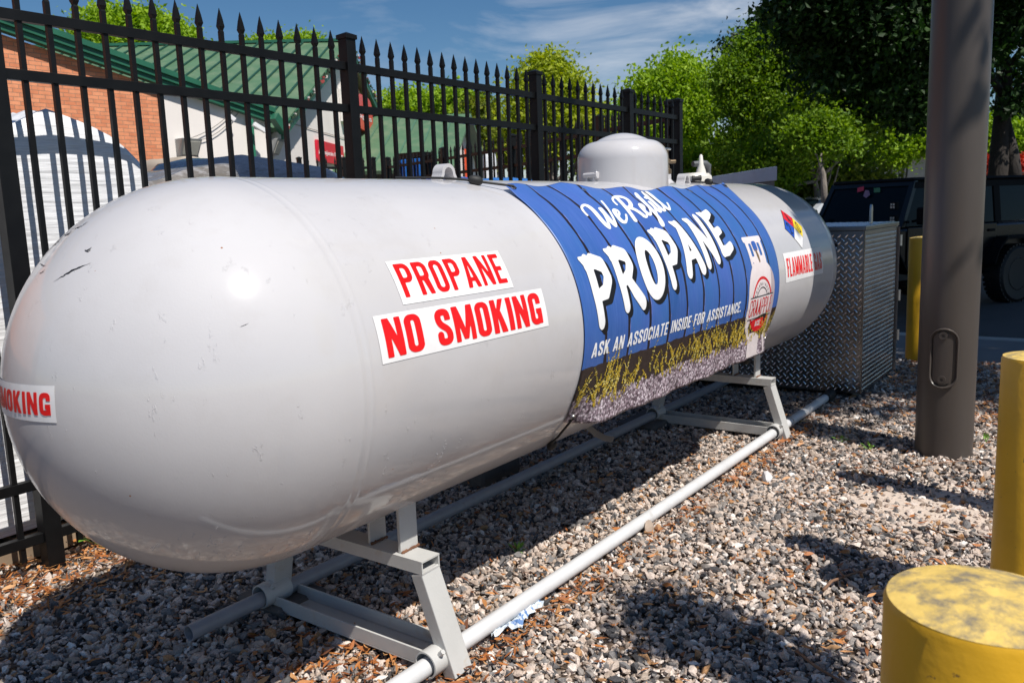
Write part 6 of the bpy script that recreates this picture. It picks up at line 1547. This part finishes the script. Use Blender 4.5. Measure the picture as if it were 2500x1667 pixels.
# ------------------------------------------------------------------ trees
def leaf_mat(name, c0, c1, c2_, trans=.35):
    mt = bpy.data.materials.new(name); mt.use_nodes = True; t = mt.node_tree; t.nodes.clear(); n = t.nodes.new; k = t.links.new
    o_ = n('ShaderNodeOutputMaterial'); at = n('ShaderNodeAttribute'); at.attribute_name = 'rnd'; rp = n('ShaderNodeValToRGB'); k(at.outputs['Fac'], rp.inputs['Fac'])
    e = rp.color_ramp.elements; e[0].color = (*c0, 1); e[1].color = (*c2_, 1); e.new(.5).color = (*c1, 1)
    d = n('ShaderNodeBsdfPrincipled'); d.inputs['Roughness'].default_value = .55; d.inputs['Specular IOR Level'].default_value = .3; tr = n('ShaderNodeBsdfTranslucent'); mxs = n('ShaderNodeMixShader'); mxs.inputs[0].default_value = trans
    hs = n('ShaderNodeHueSaturation'); hs.inputs['Value'].default_value = 1.5; hs.inputs['Saturation'].default_value = 1.1; k(rp.outputs['Color'], hs.inputs['Color']); k(hs.outputs['Color'], tr.inputs['Color'])
    k(rp.outputs['Color'], d.inputs['Base Color']); k(d.outputs['BSDF'], mxs.inputs[1]); k(tr.outputs['BSDF'], mxs.inputs[2]); k(mxs.outputs['Shader'], o_.inputs['Surface']); return mt
LM = {'spring': leaf_mat('spring_leaf', (.16, .28, .012), (.25, .39, .018), (.36, .50, .030)),
      'mid': leaf_mat('mid_leaf', (.065, .14, .007), (.13, .235, .010), (.27, .39, .018)),
      'yellow': leaf_mat('yellow_leaf', (.20, .27, .015), (.33, .40, .02), (.46, .48, .05)),
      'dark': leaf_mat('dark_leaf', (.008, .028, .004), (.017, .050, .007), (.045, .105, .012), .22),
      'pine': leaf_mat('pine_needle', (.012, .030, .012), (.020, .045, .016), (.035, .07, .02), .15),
      'olive': leaf_mat('olive_leaf', (.08, .11, .010), (.14, .18, .015), (.24, .27, .025)),
      'red': leaf_mat('red_shrub', (.30, .02, .015), (.45, .04, .02), (.55, .10, .04))}
M['barkg'] = pbr('grey_bark', (.20, .17, .145), .9, var=.3, vscale=6, bump=.8, bscale=20, bdist=.03, stretch=(1, 1, .3))
M['barkd'] = pbr('dark_bark', (.030, .024, .020), .9, var=.3, vscale=6, bump=.8, bscale=16, bdist=.03, stretch=(1, 1, .3))
def tree(label, base, blobs, lm, n_leaf, size, seed, trunk_r=.18, bark='barkg', top=None, clump=.34, group='trees beyond the yard', limbs=9, name='broadleaf_tree', cat='tree', shell=.4, fork=False):
    """blobs: (centre, (rx, ry, rz)); leaves sit in clumps spread through the blobs, denser toward their skins"""
    rg = np.random.default_rng(seed); e = thing(name, label, cat, base, 0, group); B = Vector(base)
    vol = np.array([b[1][0]*b[1][1]*b[1][2] for b in blobs])**.75; pr_ = vol/vol.sum(); nc = max(12, int(n_leaf/34))
    bi = rg.choice(len(blobs), nc, p=pr_); dr = rg.normal(size=(nc, 3)); dr /= np.linalg.norm(dr, axis=1)[:, None]
    rr = shell+(1-shell)*rg.random(nc)**.6; rr *= 1+rg.normal(scale=.07, size=nc)
    cc = np.array([blobs[i][0] for i in bi])+dr*np.array([blobs[i][1] for i in bi])*rr[:, None]
    cs = clump*rg.uniform(.55, 1.4, nc); per = rg.poisson(34, nc)+4
    idx = np.repeat(np.arange(nc), per); n_ = len(idx)
    off = rg.normal(size=(n_, 3))*np.array([1, 1, .62]); P = cc[idx]+off*cs[idx][:, None]
    P = P[P[:, 2] > .05]; idx = idx[:len(P)] if len(idx) != len(P) else idx; n_ = len(P)
    Rm = rotmats(n_, rg); s_ = size*rg.uniform(.55, 1.35, n_)
    q = np.array([(-.5, 0, 0), (-.08, -.30, .06), (.5, 0, -.04), (-.08, .30, .06)]); V_ = np.einsum('nij,kj->nki', Rm, q)*s_[:, None, None]+P[:, None, :]
    F_ = np.arange(n_*4).reshape(-1, 4); base_r = rg.random(nc)[idx[:n_]]*.6; a_ = np.clip(base_r+rg.random(n_)*.4, 0, 1)
    V_ = V_.reshape(-1, 3)-np.array(B); npmesh('crown', V_, F_, LM[lm], e, np.repeat(a_, 4))
    mb = MB(); c0 = Vector(np.mean([b[0] for b in blobs], axis=0)); topz = top or c0.z+.3*blobs[0][1][2]
    rgn = random.Random(seed); tp = []
    for i in range(7):
        t_ = i/6; p = B.lerp(Vector((c0.x, c0.y, topz)), t_)+Vector((rgn.uniform(-1, 1), rgn.uniform(-1, 1), 0))*trunk_r*.9*math.sin(math.pi*t_)
        tp.append(p)
    mb.tube(tp, [trunk_r*(1.25-1.05*i/6) for i in range(7)], 12)
    mb.build('trunk', M[bark], e, smooth=True); mb = MB()
    ci = rg.choice(nc, min(limbs, nc), replace=False)
    for j in ci:
        E_ = Vector(cc[j]); t0 = rgn.uniform(.35, .9); S_ = tp[int(t0*6)]
        if (E_-S_).length < .3: continue
        m_ = S_.lerp(E_, .5)+Vector((0, 0, -.12*(E_-S_).length)); mb.tube([S_, m_, E_], [trunk_r*.38, trunk_r*.24, trunk_r*.08], 7)
    if mb.v: mb.build('limbs', M[bark], e, smooth=True)
    return e
def px_tree(label, px, boxes, depth, lm, n_leaf, size, seed, **kw):
    """boxes: crown lobes as (x, y, half width, half height) angles from the viewpoint, set down at real depth"""
    blobs = []
    for b in boxes:
        x, y, w, h = b[:4]; dd_ = depth+(b[4] if len(b) > 4 else 0); s_ = dd_/FPX; rr_ = random.Random(seed*31+int(x))
        c = atd((x, y), dd_); blobs.append((tuple(c), (.74*w*s_, max(.33*(w+h)*s_, .3), .74*h*s_)))
        for k_ in range(5):
            a_ = rr_.uniform(0, 6.28); q_ = rr_.uniform(.45, .8); z_ = rr_.uniform(.26, .46)
            c = atd((x+math.cos(a_)*w*q_, y-math.sin(a_)*h*q_), dd_+rr_.uniform(-.4, .4)*w*s_); blobs.append((tuple(c), (w*z_*s_, max(z_*.5*(w+h)*s_, .25), h*z_*1.1*s_)))
    c = atd((px, 470), depth)
    return tree(label, (c.x, c.y, -.2), blobs, lm, n_leaf, size, seed, **kw)
px_tree('bright spring green tree rising behind the shop roof at left', 330, [(310, 100, 85, 62), (400, 95, 55, 50), (215, 118, 55, 30), (270, 70, 48, 40), (350, 55, 42, 30)], 27, 'spring', 30000, .15, 1, clump=.27, trunk_r=.25)
px_tree('small spring green treetops just over the shop ridge', 700, [(650, 112, 42, 18), (735, 110, 45, 22), (700, 118, 50, 16)], 31, 'spring', 9000, .14, 2, clump=.22)
px_tree('mid green tree beyond the far gabled building', 1050, [(1010, 262, 60, 34), (1090, 255, 60, 40), (1150, 285, 50, 48), (960, 275, 40, 22)], 46, 'spring', 16000, .24, 3, clump=.45)
px_tree('dark round conifer top beyond the far building', 968, [(968, 268, 30, 16), (1000, 262, 22, 14)], 60, 'pine', 1500, .4, 31, clump=.3)
px_tree('sparse olive tree with bare twigs behind the fence', 1190, [(1190, 310, 50, 75), (1230, 350, 45, 70), (1160, 370, 40, 50)], 36, 'olive', 5200, .22, 4, clump=.42, limbs=26, trunk_r=.2)
px_tree('tall yellow green tree behind the middle of the fence', 1350, [(1345, 170, 55, 32), (1310, 215, 58, 50), (1390, 225, 52, 42), (1350, 280, 80, 60), (1300, 330, 60, 70), (1400, 330, 70, 60), (1430, 275, 36, 26)], 24, 'yellow', 26000, .13, 5, clump=.27, limbs=16)
px_tree('low leafy tree behind the fence near the valve dome', 1500, [(1480, 330, 70, 60), (1540, 300, 60, 60), (1500, 400, 110, 50), (1560, 370, 60, 70)], 26, 'spring', 20000, .14, 6, clump=.32)
px_tree('bright rounded spring green tree right of the fence corner', 1655, [(1650, 190, 52, 46), (1690, 235, 55, 60), (1620, 250, 52, 62), (1660, 300, 90, 60), (1590, 215, 30, 30), (1640, 370, 90, 70)], 22, 'spring', 34000, .125, 7, clump=.25, limbs=14)
px_tree('tall dark pine behind the sunlit maple', 1840, [(1800, 160, 22, 26), (1830, 100, 26, 30), (1880, 60, 34, 26), (1915, 40, 30, 24), (1790, 120, 16, 18), (1850, 150, 30, 40), (1900, 110, 40, 50)], 27, 'pine', 9000, .17, 8, clump=.26, limbs=30, name='pine_tree', trunk_r=.22, bark='barkd')
px_tree('large sunlit green tree filling the gap behind the far end of the tank', 1960, [(1880, 170, 80, 85), (1960, 150, 85, 90), (1850, 105, 48, 40), (1925, 80, 50, 46), (1830, 240, 75, 70), (1790, 200, 40, 50), (1900, 300, 110, 70), (2010, 280, 90, 80), (1830, 370, 90, 70), (1950, 390, 130, 70), (2070, 350, 80, 70)], 19.5, 'mid', 84000, .10, 9, clump=.20, limbs=22)
px_tree('mid green tree with a pale crooked trunk behind the off-road car', 2012, [(1990, 330, 90, 60, 0), (2080, 300, 70, 55, .5), (1900, 400, 80, 50, 0)], 16.5, 'mid', 30000, .085, 10, clump=.19, limbs=14, trunk_r=.09)
px_tree('dark shaded undergrowth tree left of the off-road car', 1780, [(1760, 410, 90, 60), (1860, 440, 90, 50), (1700, 430, 60, 40)], 23, 'olive', 22000, .12, 11, clump=.26)
px_tree('bright little tree in front of the low cream building', 2200, [(2200, 330, 55, 50), (2240, 350, 50, 35), (2160, 370, 50, 50), (2225, 290, 32, 28)], 24, 'spring', 20000, .11, 12, clump=.22, trunk_r=.07)
px_tree('leafy green tree right of the lamp post far behind', 2440, [(2420, 320, 50, 36), (2490, 330, 60, 60), (2380, 350, 30, 30), (2560, 300, 70, 80)], 27, 'spring', 20000, .14, 13, clump=.3, limbs=18)
px_tree('dark green shade tree near the car park', 2300, [(1990, 40, 130, 120), (2080, 150, 130, 95), (2180, 60, 150, 130), (2250, 190, 120, 95), (2160, 250, 80, 45), (2330, 110, 120, 110), (2460, 60, 130, 110), (2060, 220, 60, 40), (2400, 220, 60, 36), (2100, -60, 220, 120), (2350, -60, 220, 120)], 15.5, 'dark', 62000, .13, 14, clump=.24, limbs=30, trunk_r=.01, bark='barkd', name='shade_tree') if False else None
# the big dark tree: real trunk with a fork, canopy hanging over the car park
tx = atd((2452, 420), 17.5)
blobs = []
for x, y, w, h, dd_ in ((1985, 20, 110, 95, 0), (2060, 120, 120, 95, .5), (2180, 60, 140, 120, 0), (2150, 200, 110, 75, .5), (2260, 215, 100, 70, 1), (2130, 262, 70, 26, 1), (2230, 292, 60, 24, 1), (2340, 90, 120, 110, 1), (2480, 40, 110, 80, 1), (2030, 215, 50, 34, 0), (2090, -90, 230, 120, 0), (2380, -90, 230, 120, .5), (2530, 190, 50, 60, 2), (2050, 290, 40, 30, 1.5), (2490, 250, 40, 30, 1.5)):
    q_ = 15.5+dd_; c = atd((x, y), q_); s_ = q_/FPX; blobs.append((tuple(c), (w*s_, .55*(w+h)*s_, h*s_)))
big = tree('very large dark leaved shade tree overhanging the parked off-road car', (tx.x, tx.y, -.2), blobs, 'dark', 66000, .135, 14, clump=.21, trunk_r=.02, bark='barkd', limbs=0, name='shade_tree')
for c_ in list(big.children):
    if c_.name.startswith('trunk'): bpy.data.objects.remove(c_)
mb = MB()
A_ = [atd(q, 17.5) for q in ((2440, 400), (2446, 300), (2452, 215), (2446, 120), (2425, 20), (2400, -120))]
mb.tube([Vector((A_[0].x, A_[0].y, -.25))]+A_, [.26, .20, .17, .155, .13, .11, .08], 14)
mb.tube([atd((2478, 470), 17.4), atd((2472, 380), 17.4), atd((2455, 290), 17.45)], [.17, .13, .09], 10)
mb.build('trunk', M['barkd'], big, smooth=True); mb = MB()
for Q in (((2450, 235), (2420, 190), (2390, 150), (2350, 80)), ((2452, 180), (2490, 130), (2540, 60)), ((2452, 235), (2500, 210), (2570, 190)), ((2446, 120), (2480, 60), (2520, -40)), ((2425, 60), (2300, -20), (2150, 0)), ((2425, 30), (2330, 60), (2220, 100))):
    mb.tube([atd(q, 17.4-.2*i) for i, q in enumerate(Q)], [.09, .07, .05, .03][:len(Q)], 8)
mb.build('limbs', M['barkd'], big, smooth=True)
# crooked pale trunk in front of the greenery
mb = MB(); cr_ = thing('slender_tree', 'slender tree with a pale crooked trunk standing in front of the sunlit trees', 'tree', tuple(atd((2010, 470), 15.0))[:2]+(-.2,), 0, 'trees beyond the yard')
mb.tube([atd(q, 15.0) for q in ((2014, 520), (2012, 455), (2010, 425), (2002, 400), (2006, 375))], [.06, .052, .045, .035, .02], 10); mb.build('trunk', M['barkg'], cr_, smooth=True)
mb = MB(); mb.tube([atd(q, 15.0) for q in ((2004, 402), (1994, 380), (1984, 366))], [.02, .014, .006], 7); mb.build('limbs', M['barkg'], cr_, smooth=True)
rg_c = [((x, y), w) for x, y, w in ((1990, 350, 40), (2035, 335, 46), (1960, 320, 40), (2010, 300, 40))]
cc2 = [(tuple(atd(q, 15.2)), (w*15/FPX, w*13/FPX, w*11/FPX)) for q, w in rg_c]
tmp_ = tree('x', (atd((2010, 470), 15.0).x, atd((2010, 470), 15.0).y, -.2), cc2, 'mid', 7000, .08, 77, trunk_r=.01, clump=.16, limbs=0)
for c_ in list(tmp_.children):
    if c_.name.startswith('trunk'): bpy.data.objects.remove(c_)
    else: c_.parent = cr_
bpy.data.objects.remove(tmp_)
px_tree('red flowering shrub behind the off-road car', 2415, [(2405, 402, 30, 20), (2440, 408, 30, 16), (2485, 400, 24, 18)], 25, 'red', 3200, .12, 21, name='shrub', cat='shrub', clump=.14, limbs=4, trunk_r=.03, group=None)
px_tree('low green hedge under the trees behind the off-road car', 1950, [(1850, 470, 120, 26), (2000, 455, 110, 30), (2120, 440, 70, 24)], 18, 'olive', 8000, .12, 22, name='hedge', cat='hedge', clump=.2, limbs=6, trunk_r=.05, group=None)
# shade trees outside the right edge; they shade the car park and the far end of the tank
def canopy(label, bl, n_, seed, base):
    return tree(label, base, bl, 'mid', n_, .17, seed, clump=.22, trunk_r=.2, limbs=20, name='shade_tree', group='shade trees outside the right edge of the photo', shell=.15)
canopy('wide leafy shade tree nearest the tank, outside the right edge of the photo', [((3.52, -3.85, 6.3), (.60, .85, .5)), ((3.9, -4.0, 6.3), (.7, .7, .6)), ((4.4, -3.7, 6.6), (.85, 1.0, .7)), ((4.4, -5.3, 6.6), (.8, .4, .6)), ((6.0, -5.3, 6.8), (.8, .5, .7)), ((6.7, -3.9, 6.6), (1.0, 1.0, .7)), ((7.2, -5.0, 7.0), (1.4, 1.2, .9)), ((8.8, -5.6, 7.2), (1.6, 1.4, 1.0)), ((6.8, -6.6, 7.4), (1.6, 1.0, 1.0)), ((8.6, -3.8, 6.9), (1.3, 1.0, .8))], 26000, 51, (7.2, -6.8, -.1))
canopy('wide leafy shade tree over the car park, outside the right edge of the photo', [((10.6, -5.4, 7.4), (1.6, 1.5, 1.0)), ((12.3, -4.4, 7.6), (1.8, 1.6, 1.1)), ((10.2, -3.6, 7.2), (1.3, 1.2, .9)), ((14.2, -5.0, 7.8), (1.8, 1.6, 1.1)), ((12.5, -6.8, 8.0), (2.0, 1.4, 1.1)), ((11.2, -2.6, 7.4), (1.3, 1.0, .8))], 30000, 52, (13.2, -7.4, -.17))
tree('slim young tree with a compact crown, added out of view to cast a gravel shadow', (.70, -2.45, 0), [((.74, -2.12, 1.80), (.16, .16, .22)), ((.70, -2.20, 1.50), (.14, .12, .18)), ((.80, -2.08, 2.02), (.09, .10, .11))], 'mid', 5200, .045, 53, trunk_r=.02, limbs=8, clump=.06, name='added_young_tree', group=None, shell=.1)  # unseen tree added for its shadow; crown shaped to darken a gravel patch
print('objects', len(bpy.data.objects))
